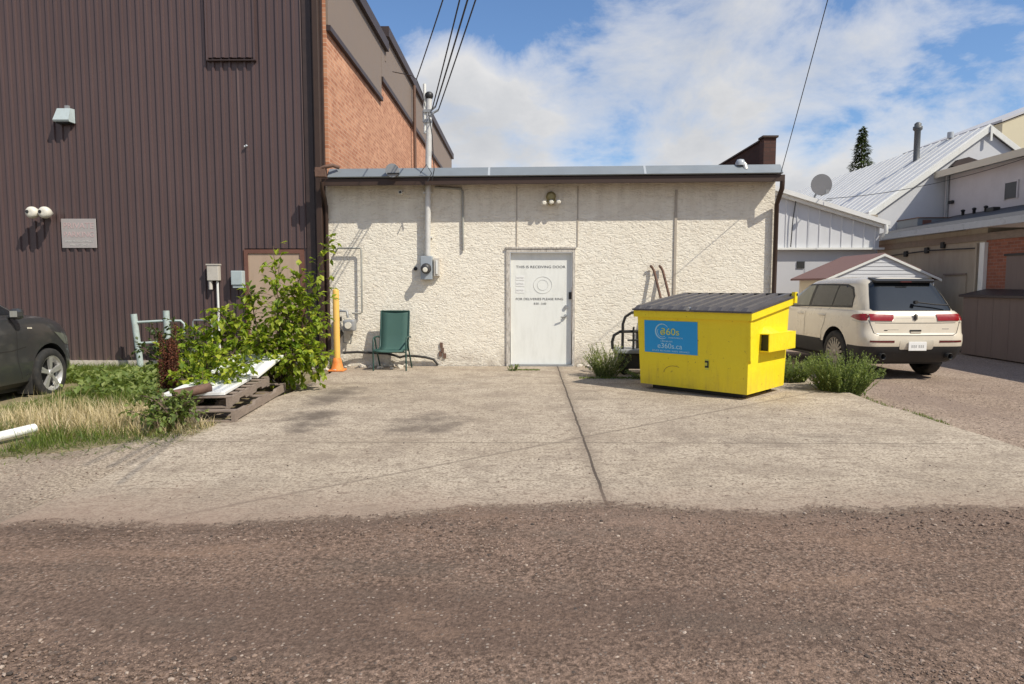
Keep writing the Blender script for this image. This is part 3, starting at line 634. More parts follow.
MB().box(-1.575, -1.47, W - .10, W - .001, 1.66, 1.99, bev=.008).build('side_box', M['beige_box'], o); MB().box(-1.535, -1.50, W - .115, W - .101, 1.70, 1.95).build('plate', M['white_paint'], o)
MB().cyl((-1.92, W - .03, 1.80), .035, .03, 'y', 12).build('wall_socket', M['dark_plastic'], None, label='small dark round plug left of the electric meter', cat='plug')
MB().tube([(-1.55, W - .03, 3.27), (-1.2, W - .03, 3.25), (-1.07, W - .03, 3.24), (-1.045, W - .03, 3.18), (-1.04, W - .03, 2.13)], .020, 8).build('conduit_pipe', M['grey_pipe'], None, label='thin grey conduit dropping down the upper stucco wall', cat='conduit')
MB().tube([(-3.42, W - .02, 2.05), (-3.32, W - .1, 2.17), (-2.91, W - .1, 2.17), (-2.89, W - .1, 2.13), (-2.90, W - .1, 1.0), (-2.94, W - .1, .98), (-3.08, W - .1, .985)], .018, 8).build('gas_pipe', M['grey_pipe'], None, label='bent grey gas pipe above the gas meter on stucco', cat='pipe')
o = thing('gas_meter', 'grey gas meter and regulator beside the orange bollard', 'meter', (-3.2, W - .15, .1))
MB().tube([(-3.32, W - .14, .05), (-3.32, W - .14, 1.0), (-3.30, W - .14, 1.03), (-3.17, W - .14, 1.02), (-3.15, W - .14, .9)], .024, 8).build('riser', M['grey_metal'], o)
MB().box(-3.22, -3.01, W - .26, W - .05, .66, .87, bev=.03).build('meter_body', M['grey_metal'], o); MB().cyl((-3.115, W - .3, .77), .06, .04, 'y', 14).build('dial', M['bulb'], o)
MB().lathe((-3.32, W - .24, .62), [(.07, 0), (.085, .03), (.085, .06), (.05, .1)], 'y', 14).build('regulator', M['black'], o); MB().box(-3.37, -3.27, W - .19, W - .09, .84, .92, bev=.01).build('valve', M['black'], o)
MB().tube([(-3.25, W - .1, .63), (-3.25, W - .1, .45), (-3.12, W - .1, .42), (-3.1, W - .1, .6)], .014, 6).build('loop_pipe', M['grey_pipe'], o)
o = thing('flood_light', 'brass fixture with three white bulbs above the white door', 'light', (.56, W, 3.0))
MB().lathe((.56, W - .0, 3.10), [(.09, 0), (.09, -.05), (.05, -.08)], 'y', 16).box(.51, .61, W - .07, W, 2.95, 3.12, bev=.01).build('base', M['bronze'], o)
for x, z in ((.43, 2.97), (.56, 2.985), (.69, 2.99)):
    MB().lathe((x, W - .20, z), [(.025, 0), (.043, .01), (.046, .035), (.034, .08), (.022, .13)], 'y', 14).build('bulb', M['bulb'], o); MB().tube([(x, W - .12, z), (.56, W - .04, 3.06)], .014, 6).build('arm', M['bronze'], o)
o = thing('security_camera', 'small white security camera under the eave left of mast', 'camera', (-2.15, W, 3.1))
MB().cyl((-2.15, W - .20, 3.16), .035, .13, 'y', 12).build('body', M['bulb'], o); MB().cyl((-2.15, W - .206, 3.16), .024, .006, 'y', 12).build('lens', M['black'], o); MB().tube([(-2.15, W - .1, 3.18), (-2.15, W, 3.2)], .015, 6).build('bracket', M['beige_box'], o)
o = thing('roof_vent', 'small grey hooded lamp on the roof edge left of mast', 'roof lamp', (-2.25, 12.12, 3.45))
MB().lathe((-2.24, 12.24, 3.50), [(.12, -.12), (.115, -.02), (.10, .04), (.05, .09), (.02, .1)], 'y', 14).build('hood', M['grey_metal'], o); MB().box(-2.32, -2.12, 12.1, 12.19, 3.435, 3.455).build('lens', M['black'], o)
o = thing('eave_lamp', 'grey gooseneck lamp on the roof edge under the brick parapet', 'roof lamp', (3.9, 12.1, 3.45))
MB().lathe((3.90, 12.36, 3.66), [(.085, -.05), (.085, .0), (.06, .05), (.02, .06)], 'z', 14).build('hood', M['lens_grey'], o); MB().tube([(3.93, 12.34, 3.66), (3.97, 12.33, 3.62), (3.98, 12.3, 3.53)], .04, 8).build('arm', M['galv_pipe'], o)
# bollard
o = thing('bollard', 'yellow pipe bollard standing in a worn orange cone base', 'bollard', (-3.2, 11.85, 0))
MB().lathe((-3.2, 11.85, 0), [(.055, .02), (.055, 1.40), (.045, 1.425), (.01, 1.43)], 'z', 18).build('post', M['bollard_y'], o)
MB().lathe((-3.2, 11.85, 0), [(.125, .0), (.125, .03), (.105, .045), (.08, .16), (.062, .23), (.057, .23)], 'z', 20).box(-3.335, -3.065, 11.715, 11.985, .001, .03, bev=.01).build('cone_base', M['orange'], o)
# black hose lying along the wall base
hp = [(-3.25, 12.45, .26), (-3.0, 12.5, .27), (-2.7, 12.52, .25), (-2.45, 12.52, .24), (-2.3, 12.52, .2), (-2.22, 12.52, .17), (-2.1, 12.52, .2), (-1.9, 12.52, .19), (-1.75, 12.53, .17), (-1.6, 12.55, .13), (-1.52, 12.57, .02)]
MB().tube(hp, .022, 8).build('hose', M['hose'], None, label='black hose sagging along the wall base behind the green chair', cat='hose')
o = MB(); rr = random.Random(4)
for (x, z) in ((-1.46, .35), (-1.44, .25), (-1.48, .18), (-1.40, .15)): o.box(x - .02, x + .03, W - .03, W - .001, z, z + .09)
o.build('wall_outlet', M['rusty'], None, label='rusty broken pipe stubs low on the stucco wall right of chair', cat='pipe stub')
# broken stucco / rubble
rub = MB(); rnd = random.Random(21)
for (cx, cy, n_, sp) in ((-3.5, 11.9, 16, .22), (-2.7, 12.4, 14, .5), (1.25, 12.45, 8, .15), (-2.3, 12.4, 10, .3)):
    for k in range(n_): stone(rub, cx + rnd.gauss(0, sp), min(12.5, cy + rnd.gauss(0, .12)), .02, rnd.uniform(.02, .07))
tag(rub.build('rubble', M['conc_old'], None), 'pale broken concrete lumps along the wall base', 'rubble', kind='stuff')

# ------------------------------------------------------------------ patio chair
def chair():
    o = thing('patio_chair', 'green sling patio chair standing against the stucco wall', 'chair', (-2.27, 12.15, 0), R(-2))
    # local: front is -y ; width x
    w = .255
    sl = MB(); prof = [(-.33, .345), (-.30, .37), (-.1, .355), (.02, .35), (.07, .40), (.13, .62), (.20, .98), (.215, 1.03)]
    n = len(prof); vs = []
    for k, x in enumerate((-w, -w / 2, 0, w / 2, w)):
        for (y, z) in prof: vs.append((x, y + (.012 if k in (1, 3) else .018 if k == 2 else 0) * (1 if z > .4 else 0), z - (.010 if k in (1, 3) else .015 if k == 2 else 0) * (1 if z < .4 else 0)))
    fs = [(k * n + i, (k + 1) * n + i, (k + 1) * n + i + 1, k * n + i + 1) for k in range(4) for i in range(n - 1)]
    sl.add(vs, fs, True); so = sl.build('sling', M['sling'], o, False, fixn=False)
    sd = so.modifiers.new('s', 'SOLIDIFY'); sd.thickness = .012
    for sx in (-1, 1):
        x = sx * w
        MB().tube([(x, y, z) for y, z in prof], .015, 8).build('side_rail', M['chair_frame'], o, False)
        xo = sx * (w + .035)
        MB().tube([(xo, -.30, .0), (xo, -.30, .30), (xo, -.29, .52), (xo, -.25, .57), (xo, -.18, .585), (xo, .08, .58), (xo, .14, .56)], .014, 8).build('arm', M['chair_frame'], o, False)
        MB().tube([(xo, -.16, .57), (xo, -.05, .35), (xo, .22, .0)], .014, 8).build('leg', M['chair_frame'], o, False)
    MB().tube([(-w - .035, -.3, .33), (w + .035, -.3, .33)], .012, 8).tube([(-w - .03, .03, .335), (w + .03, .03, .335)], .012, 8).tube([(-w, .215, 1.03), (w, .215, 1.03)], .014, 8).build('cross_bar', M['chair_frame'], o, False)
chair()

# ------------------------------------------------------------------ dumpster
def dumpster():
    o = thing('dumpster', 'bright yellow steel dumpster with black ribbed lid and blue sign', 'dumpster', (1.763, 9.908, 0), R(-42.4))
    L, D, zb, a, e, zf, zt, bk = 1.61, 1.206, .075, .095, .075, 1.165, 1.346, .10
    Bt = [(0, 0, zb), (L, 0, zb), (L, D, zb), (0, D, zb)]; yf = -a + .035
    T = [(-.03, yf, zf - .11), (L + .03, yf, zf - .11), (L + .03, D + bk - .06, zt - .11), (-.03, D + bk - .06, zt - .11)]
    b = MB(); b.add(Bt + T, [(3, 2, 1, 0), (0, 1, 5, 4), (1, 2, 6, 5), (2, 3, 7, 6), (3, 0, 4, 7)])
    b.build('body', M['yellow'], o, False)
    rim = MB()
    ox0, ox1, oy0, oy1 = -e, L + e, -a, D + bk
    def slope(y): return zf + (zt - zf) * (y - oy0) / (oy1 - oy0)
    def rbox(x0, x1, y0, y1, h0, h1): 
        rim.add([(x0, y0, slope(y0) - h0), (x1, y0, slope(y0) - h0), (x1, y1, slope(y1) - h0), (x0, y1, slope(y1) - h0), (x0, y0, slope(y0) - h1), (x1, y0, slope(y0) - h1), (x1, y1, slope(y1) - h1), (x0, y1, slope(y1) - h1)], BF)
    rbox(ox0, ox1, oy0, oy0 + .06, .12, .012); rbox(ox0, ox1, oy1 - .06, oy1, .12, .012); rbox(ox0, ox0 + .06, oy0 + .06, oy1 - .06, .12, .012); rbox(ox1 - .06, ox1, oy0 + .06, oy1 - .06, .12, .012)
    rim.box(ox1 - .02, ox1 + .03, oy1 - .05, oy1 + .03, zt - .1, zt + .055)
    rim.build('rim', M['yellow'], o, False)
    MB().tube([(ox0 + .0, oy1 + .005, zt + .015), (ox1 + .04, oy1 + .005, zt + .02)], .018, 8).build('hinge_rod', M['black'], o, False)
    # lid with ribs running front to back : two halves
    for (l0, l1) in ((ox0 - .01, L / 2 - .006), (L / 2 + .006, ox1 + .01)):
        ld = MB(); nr = 5; y0, y1 = oy0 - .03, oy1 - .01; pw = (l1 - l0) / nr
        prof = [(l0, 0)]
        for k in range(nr):
            x = l0 + k * pw; prof += [(x + pw * .16, 0.0), (x + pw * .24, .036), (x + pw * .60, .036), (x + pw * .68, 0.0)]
        prof += [(l1, 0)]
        n = len(prof)
        vs = [(x, y0, slope(y0)) for x, z in prof] + [(x, y0 + .07, slope(y0 + .07) + .004 + z) for x, z in prof] + [(x, (y0 + y1) / 2, slope((y0 + y1) / 2) + .012 + z) for x, z in prof] + [(x, y1, slope(y1) + z) for x, z in prof]
        fs = [(r * n + i, r * n + i + 1, (r + 1) * n + i + 1, (r + 1) * n + i) for r in range(3) for i in range(n - 1)]
        ld.add(vs, fs)
        ld.add([(l0, y0, slope(y0) - .022), (l1, y0, slope(y0) - .022), (l1, y0, slope(y0) + .001), (l0, y0, slope(y0) + .001)], [(0, 1, 2, 3)])
        ld.add([(l1, y0, slope(y0) - .022), (l1, y1, slope(y1) - .022), (l1, y1, slope(y1) + .001), (l1, (y0 + y1) / 2, slope((y0 + y1) / 2) + .012), (l1, y0, slope(y0) + .001)], [(0, 1, 2, 3, 4)])
        ld.add([(l0, y0, slope(y0) - .022), (l0, y1, slope(y1) - .022), (l0, y1, slope(y1) + .001), (l0, (y0 + y1) / 2, slope((y0 + y1) / 2) + .012), (l0, y0, slope(y0) + .001)], [(4, 3, 2, 1, 0)])
        ld.build('lid', M['lid'], o, False, fixn=False)
    MB().cyl((L / 2, oy0 - .035, slope(oy0) + .012), .03, .05, 'y', 10).build('lid_catch', M['chrome'], o, False)
    # fork pockets on both ends
    for sx in (1, -1):
        x0 = L + .008 if sx > 0 else -.008 - .14
        f = MB(); X0, X1 = x0, x0 + .14; y0, y1, z0, z1 = .30, D + .0, .62, .86
        if sx > 0:
            XA, XB = X0, X1
        else: XA, XB = X0, X1
        th = .012
        f.box(XA, XB, y0, y1, z1 - th, z1); f.box(XA, XB, y0, y1, z0, z0 + th)
        xo = XB if sx > 0 else XA
        f.box(min(xo, xo - sx * th), max(xo, xo - sx * th), y0, y1, z0 + th + .001, z1 - th - .001)
        # sloping gussets
        xi = XA if sx > 0 else XB
        f.add([(xi, y0 + .02, z1 + .001), (xi, y0 + .45, z1 + .001), (xi - sx * .012, y0 + .3, z1 + .10), (xi - sx * .012, y0 + .1, z1 + .10), (xo, y0 + .12, z1 + .001), (xo, y0 + .35, z1 + .001)], [(0, 3, 2, 1), (3, 4, 5, 2), (0, 4, 3), (1, 2, 5)])
        fp = f.build('fork_pocket', M['yellow'], o, False); MB().box(min(XA, XB) + .013, max(XA, XB) - .013, y0 + .05, y1 - .03, z0 + .013, z1 - .013).build('pocket_shade', M['black'], fp, False)  # black box stands in for the shade inside the hollow pocket
    # front stiffening edge, handle and sign
    lean = lambda z: (yf) * (z - zb) / (zf - .11 - zb)
    ang = math.atan2(-yf, zf - .11 - zb)
    gs = MB()
    for xx in (L + .012,):
        zz = .52; gs.add([(xx, lean(zz) - .012, zz), (xx + .04, lean(zz) - .012, zz), (xx + .04, lean(zz) + .09, zz), (xx, lean(zz) + .09, zz), (xx, lean(1.02) - .012, 1.02), (xx + .04, lean(1.02) - .012, 1.02), (xx + .04, lean(1.02) + .09, 1.02), (xx, lean(1.02) + .09, 1.02)], BF)
    gs.build('corner_gusset', M['yellow'], o, False)
    z0, z1 = .545, 1.0; xs0, xs1 = .085, .915
    pn = MB().add([(xs0, lean(z0) - .002, z0), (xs1, lean(z0) - .002, z0), (xs1, lean(z0) - .007, z0), (xs0, lean(z0) - .007, z0), (xs0, lean(z1) - .002, z1), (xs1, lean(z1) - .002, z1), (xs1, lean(z1) - .007, z1), (xs0, lean(z1) - .007, z1)], BF)
    pn = pn.build('sign_panel', M['sign_blue'], o, False)
    rt = (R(90) + ang, 0, 0)
    def on(z): return lean(z) - .0085
    text('logo_text', '360s', .135, (.50, on(.845), .845), M['sign_yellow'], pn, rt, world=False, sx=1.15)
    text('logo_text', 'e', .15, (.375, on(.845), .845), M['sign_yellow'], pn, rt, world=False)
    text('tagline', 'ENVIRONMENTAL', .028, (.585, on(.765), .765), M['sign_pale'], pn, rt, world=False)
    text('web_address', 'e360s.ca', .105, (.49, on(.645), .645), M['sign_pale'], pn, rt, world=False, sx=1.08)
    text('phone_line', '1-800-360-3605', .03, (.44, on(.712), .712), M['sign_pale'], pn, rt, world=False)
    text('small_print', 'SERVICE  RECYCLING  WASTE  ORGANICS', .031, (.50, on(.575), .575), M['sign_pale'], pn, rt, world=False)
    sw = MB(); pts = []
    for k in range(0, 19): 
        th_ = R(35 + k * 15); z = .85 + .105 * math.sin(th_); pts.append((.375 + .105 * math.cos(th_), on(z), z))
    sw.tube(pts, [.003 + .008 * math.sin(math.pi * i / 18) for i in range(19)], 6); pts = []
    for k in range(0, 12):
        th_ = R(150 + k * 14); z = .845 + .075 * math.sin(th_); pts.append((.375 + .075 * math.cos(th_), on(z), z))
    sw.tube(pts, .004, 6); sw.build('logo_swirl', M['sign_pale'], pn, False)
    MB().add([(1.02, lean(.36) - .004, .36), (1.08, lean(.36) - .004, .36), (1.08, lean(.50) - .004, .50), (1.02, lean(.50) - .004, .50)], [(0, 1, 2, 3)]).build('data_label', M['sign_yellow'], o, False, fixn=False)
    mk = MB()
    for z in (.40, .47): mk.box(1.025, 1.075, lean(z) - .012, lean(z) - .005, z - .012, z + .012)
    mk.box(1.06, 1.075, lean(.43) - .012, lean(.43) - .005, .41, .46); mk.build('latch', M['black'], o, False)
    sc = MB(); pts = [(.55 + .16 * math.cos(R(t_)), lean(.27 + .1 * math.sin(R(t_))) - .002, .27 + .1 * math.sin(R(t_))) for t_ in range(60, 190, 12)]
    sc.tube(pts, .003, 5); sc.build('scrape_mark', M['rust_trim'], o, False)
    MB().box(.12, L - .12, .14, .26, .0, zb - .001).box(.12, L - .12, D - .26, D - .14, .0, zb - .001).build('skid', M['black'], o, False)
dumpster()

# ------------------------------------------------------------------ hand truck and cart behind the dumpster
o = thing('hand_truck', 'rusty hand truck leaning on the stucco wall behind dumpster', 'hand truck', (2.75, 12.0, 0))
for dx in (0, .16): MB().tube([(2.72 + dx, 11.85, .12), (2.52 + dx, 12.38, 1.35), (2.44 + dx, 12.53, 1.76), (2.41 + dx, 12.55, 1.82), (2.375 + dx, 12.52, 1.845)], .024, 8).build('rail', M['rusty'], o)
for t_ in (.15, .4, .65): MB().tube([(2.72 - .2 * t_, 11.85 + .53 * t_, .12 + 1.23 * t_), (2.88 - .2 * t_, 11.85 + .5 * t_, .12 + 1.23 * t_)], .014, 6).build('cross_bar', M['rusty'], o)
MB().box(2.64, 2.96, 11.6, 11.86, .02, .035).build('toe_plate', M['rusty'], o)
for x in (2.62, 2.95): MB().lathe((x, 11.95, .11), [(.04, -.03), (.11, -.03), (.11, .03), (.04, .03)], 'x', 16).build('wheel', M['rubber'], o)
o = thing('utility_cart', 'black tub cart with bent tube handles beside the dumpster', 'cart', (1.95, 11.55, 0))
MB().box(1.64, 2.5, 11.35, 11.8, .10, .36, bev=.015).build('tub', M['black'], o); MB().box(1.60, 2.54, 11.31, 11.84, .361, .43, bev=.012).build('tray', M['grey_metal'], o)
MB().tube([(1.72, 11.42, .43), (1.72, 11.42, .85), (1.76, 11.42, .97), (1.86, 11.42, 1.04), (2.1, 11.42, 1.05), (2.16, 11.42, 1.0), (2.17, 11.42, .43)], .024, 8).build('handle', M['black'], o)
MB().tube([(1.56, 11.45, .43), (1.55, 11.45, .55), (1.58, 11.45, .66), (1.68, 11.46, .72), (2.3, 11.46, .73)], .026, 8).build('side_rail', M['black'], o)
MB().tube([(1.90, 11.42, .43), (1.90, 11.42, .80)], .018, 8).tube([(1.80, 11.42, .58), (1.98, 11.42, .58)], .014, 8).box(1.95, 2.15, 11.43, 11.46, .44, .70).build('brace', M['black'], o)
for x in (1.75, 2.4): MB().lathe((x, 11.4, .075), [(.03, -.02), (.075, -.02), (.075, .02), (.03, .02)], 'y', 14).build('wheel', M['rubber'], o)

# ------------------------------------------------------------------ vehicles
def outline(yr, yf, hw, rr, rf, n=10, bulge=.0, m=14, fx=None):
    """closed plan outline, counter clockwise, local +y is the nose"""
    pts = []
    # corners as superellipse arcs; rr=(rx,ry)
    def arc(cx, cy, rx, ry, a0, a1):
        for k in range(n + 1):
            t = a0 + (a1 - a0) * k / n; c, s_ = math.cos(t), math.sin(t); p = .85
            pts.append((cx + rx * math.copysign(abs(c) ** p, c), cy + ry * math.copysign(abs(s_) ** p, s_)))
    arc(hw - rr[0], yr + rr[1], rr[0], rr[1], -math.pi / 2, 0)
    y0, y1 = yr + rr[1], yf - rf[1]
    for k in range(1, m): pts.append((hw, y0 + (y1 - y0) * k / m))
    arc(hw - rf[0], yf - rf[1], rf[0], rf[1], 0, math.pi / 2)
    arc(-hw + rf[0], yf - rf[1], rf[0], rf[1], math.pi / 2, math.pi)
    for k in range(1, m): pts.append((-hw, y1 - (y1 - y0) * k / m))
    arc(-hw + rr[0], yr + rr[1], rr[0], rr[1], math.pi, 1.5 * math.pi)
    out = []
    for x, y in pts:
        t = (y - yr) / (yf - yr); out.append((x * (1 - bulge * (2 * t - 1) ** 2), y))
    return out
def loft(slices, warp=None):
    vs = []; n = None
    for z, pl in slices:
        n = len(pl)
        for x, y in pl: vs.append(warp(x, y, z) if warp else (x, y, z))
    fs = []
    for i in range(len(slices) - 1):
        for k in range(n): fs.append((i * n + k, i * n + (k + 1) % n, (i + 1) * n + (k + 1) % n, (i + 1) * n + k))
    # caps as centre-line strips
    def cap(b, flip):
        h = n // 2
        # pair k with n-1-k
        q = []
        for k in range(h - 1):
            f = (b + k, b + k + 1, b + n - 2 - k, b + n - 1 - k); q.append(f[::-1] if flip else f)
        return q
    return vs, fs + cap(0, True) + cap((len(slices) - 1) * n, False), n
def applied(mb, name, cutters=(), mats=(), sharp=32):
    me = bpy.data.meshes.new(name); me.from_pydata([tuple(v) for v in mb.v], [], mb.f)
    bm = bmesh.new(); bm.from_mesh(me); bmesh.ops.recalc_face_normals(bm, faces=bm.faces); bm.to_mesh(me); bm.free()
    o = bpy.data.objects.new(name, me); COL.objects.link(o); tmp = []
    for c in cutters:
        mc = bpy.data.meshes.new('c'); mc.from_pydata([tuple(v) for v in c.v], [], c.f)
        bm = bmesh.new(); bm.from_mesh(mc); bmesh.ops.remove_doubles(bm, verts=bm.verts, dist=1e-5); bmesh.ops.recalc_face_normals(bm, faces=bm.faces); bm.to_mesh(mc); bm.free()
        oc = bpy.data.objects.new('c', mc); COL.objects.link(oc); tmp.append(oc)
        md = o.modifiers.new('b', 'BOOLEAN'); md.operation = 'DIFFERENCE'; md.object = oc; md.solver = 'EXACT'
    bpy.context.view_layer.update()
    m2 = bpy.data.meshes.new_from_object(o.evaluated_get(bpy.context.evaluated_depsgraph_get()))
    o.modifiers.clear(); o.data = m2
    for t_ in tmp: bpy.data.objects.remove(t_)
    m2.materials.clear()
    for k in mats: m2.materials.append(k)
    m2.polygons.foreach_set('use_smooth', [True] * len(m2.polygons)); m2.set_sharp_from_angle(angle=R(sharp))
    return o
def bvh_of(objs):
    vs = []; fs = []
    for o in objs:
        n = len(vs); vs += [v.co.copy() for v in o.data.vertices]; fs += [[i + n for i in p.vertices] for p in o.data.polygons]
    return BVHTree.FromPolygons(vs, fs)
def patch(bvh, poly, axis, name, m, parent, off=.004, step=.05, sgn=-1):
    """conform a polygon to the body: axis 'x' poly=(y,z) cast towards the body from side sgn; axis 'y' poly=(x,z) cast from the rear (sgn -1)"""
    bm = bmesh.new()
    P = (lambda a, b: Vector((sgn * 5, a, b))) if axis == 'x' else (lambda a, b: Vector((a, sgn * 5, b)))
    bm.faces.new([bm.verts.new(P(*p)) for p in poly])
    us = [p[0] for p in poly]; ws = [p[1] for p in poly]
    uax = Vector((0, 1, 0)) if axis == 'x' else Vector((1, 0, 0))
    u = min(us) + step
    while u < max(us):
        bmesh.ops.bisect_plane(bm, geom=bm.verts[:] + bm.edges[:] + bm.faces[:], plane_co=uax * u, plane_no=uax); u += step
    w = min(ws) + step
    while w < max(ws):
        bmesh.ops.bisect_plane(bm, geom=bm.verts[:] + bm.edges[:] + bm.faces[:], plane_co=(0, 0, w), plane_no=(0, 0, 1)); w += step
    d = Vector((-sgn, 0, 0)) if axis == 'x' else Vector((0, -sgn, 0))
    for v in bm.verts:
        hit, nrm, idx, dist = bvh.ray_cast(v.co.copy(), d)
        if hit is None:
            hit, nrm, idx, dist = bvh.find_nearest(Vector((sgn * .85, v.co.y, v.co.z)) if axis == 'x' else Vector((v.co.x, .1, v.co.z)))
        v.co = hit - d * off
    bmesh.ops.triangulate(bm, faces=bm.faces[:])
    me = bpy.data.meshes.new(name); bm.to_mesh(me); bm.free(); me.materials.append(m)
    me.polygons.foreach_set('use_smooth', [True] * len(me.polygons))
    # face outward
    if me.polygons and sum(p.normal.dot(d) for p in me.polygons) > 0: me.flip_normals()
    o = bpy.data.objects.new(name, me); COL.objects.link(o); o.parent = parent; return o
def stripe(pts, w):
    """thin polygon along a polyline"""
    L_, R_ = [], []
    for i, p in enumerate(pts):
        a = Vector(pts[max(0, i - 1)]); b = Vector(pts[min(len(pts) - 1, i + 1)]); d = (b - a).normalized(); nn = Vector((-d.y, d.x)) * w / 2
        L_.append(tuple(Vector(p) + nn)); R_.append(tuple(Vector(p) - nn))
    return L_ + R_[::-1]
def rnd_poly(x0, x1, z0, z1, r=.03, n=4):
    pts = []
    for cx, cz, a0 in ((x1 - r, z1 - r, 0), (x0 + r, z1 - r, 90), (x0 + r, z0 + r, 180), (x1 - r, z0 + r, 270)):
        for k in range(n + 1): t_ = R(a0 + 90 * k / n); pts.append((cx + r * math.cos(t_), cz + r * math.sin(t_)))
    return pts
def wheel(parent, x, y, r, sgn, alloy, spokes=10, w=.22, twin=False, steer=0):
    t = MB(); x = 0; px, py = parent_x[0], y
    hw = w / 2
    t.lathe((0, 0, 0), [(r * .66, -hw * .8), (r * .7, -hw), (r * .93, -hw), (r * .985, -hw * .8), (r, -hw * .5), (r, hw * .5), (r * .985, hw * .8), (r * .93, hw), (r * .7, hw), (r * .66, hw * .8)], 'x', 40, cap=False)
    o = t.build('wheel', M['rubber'], parent, False); o.location = (px, y, r - .005); o.rotation_euler = (0, 0, steer)
    OFF[o.name] = Vector()
    rm = MB(); k_ = sgn * hw
    rm.lathe((0, 0, 0), [(r * .72, k_ * .98), (r * .70, k_ * 1.0), (r * .655, k_ * .9), (r * .64, k_ * .3), (r * .60, k_ * .15)], 'x', 40, cap=False)
    rm.lathe((0, 0, 0), [(r * .17, k_ * .55), (r * .16, k_ * .85), (r * .10, k_ * .92), (.01, k_ * .92)], 'x', 20, cap=False)
    for i in range(spokes):
        A = 2 * math.pi * i / spokes
        for da in ((-.10, .10) if twin else (0,)):
            mt = Matrix.Rotation(A + da, 4, 'X'); wd = r * (.045 if not twin else .05)
            ww = wd * 1.6 if not twin else wd
            vs = [mt @ Vector(p) for p in ((k_ * .55, -ww, r * .12), (k_ * .55, ww, r * .12), (k_ * .84, ww, r * .12), (k_ * .84, -ww, r * .12), (k_ * .55, -wd, r * .66), (k_ * .55, wd, r * .66), (k_ * .92, wd, r * .66), (k_ * .92, -wd, r * .66))]
            rm.add(vs, BF)
    rm.build('rim', alloy, o, False)
    MB().lathe((0, 0, 0), [(r * .62, k_ * .12), (r * .2, k_ * .12), (.01, k_ * .12)], 'x', 24, cap=False).build('brake_disc', M['dark_plastic'], o, False)
    return o
parent_x = [0]

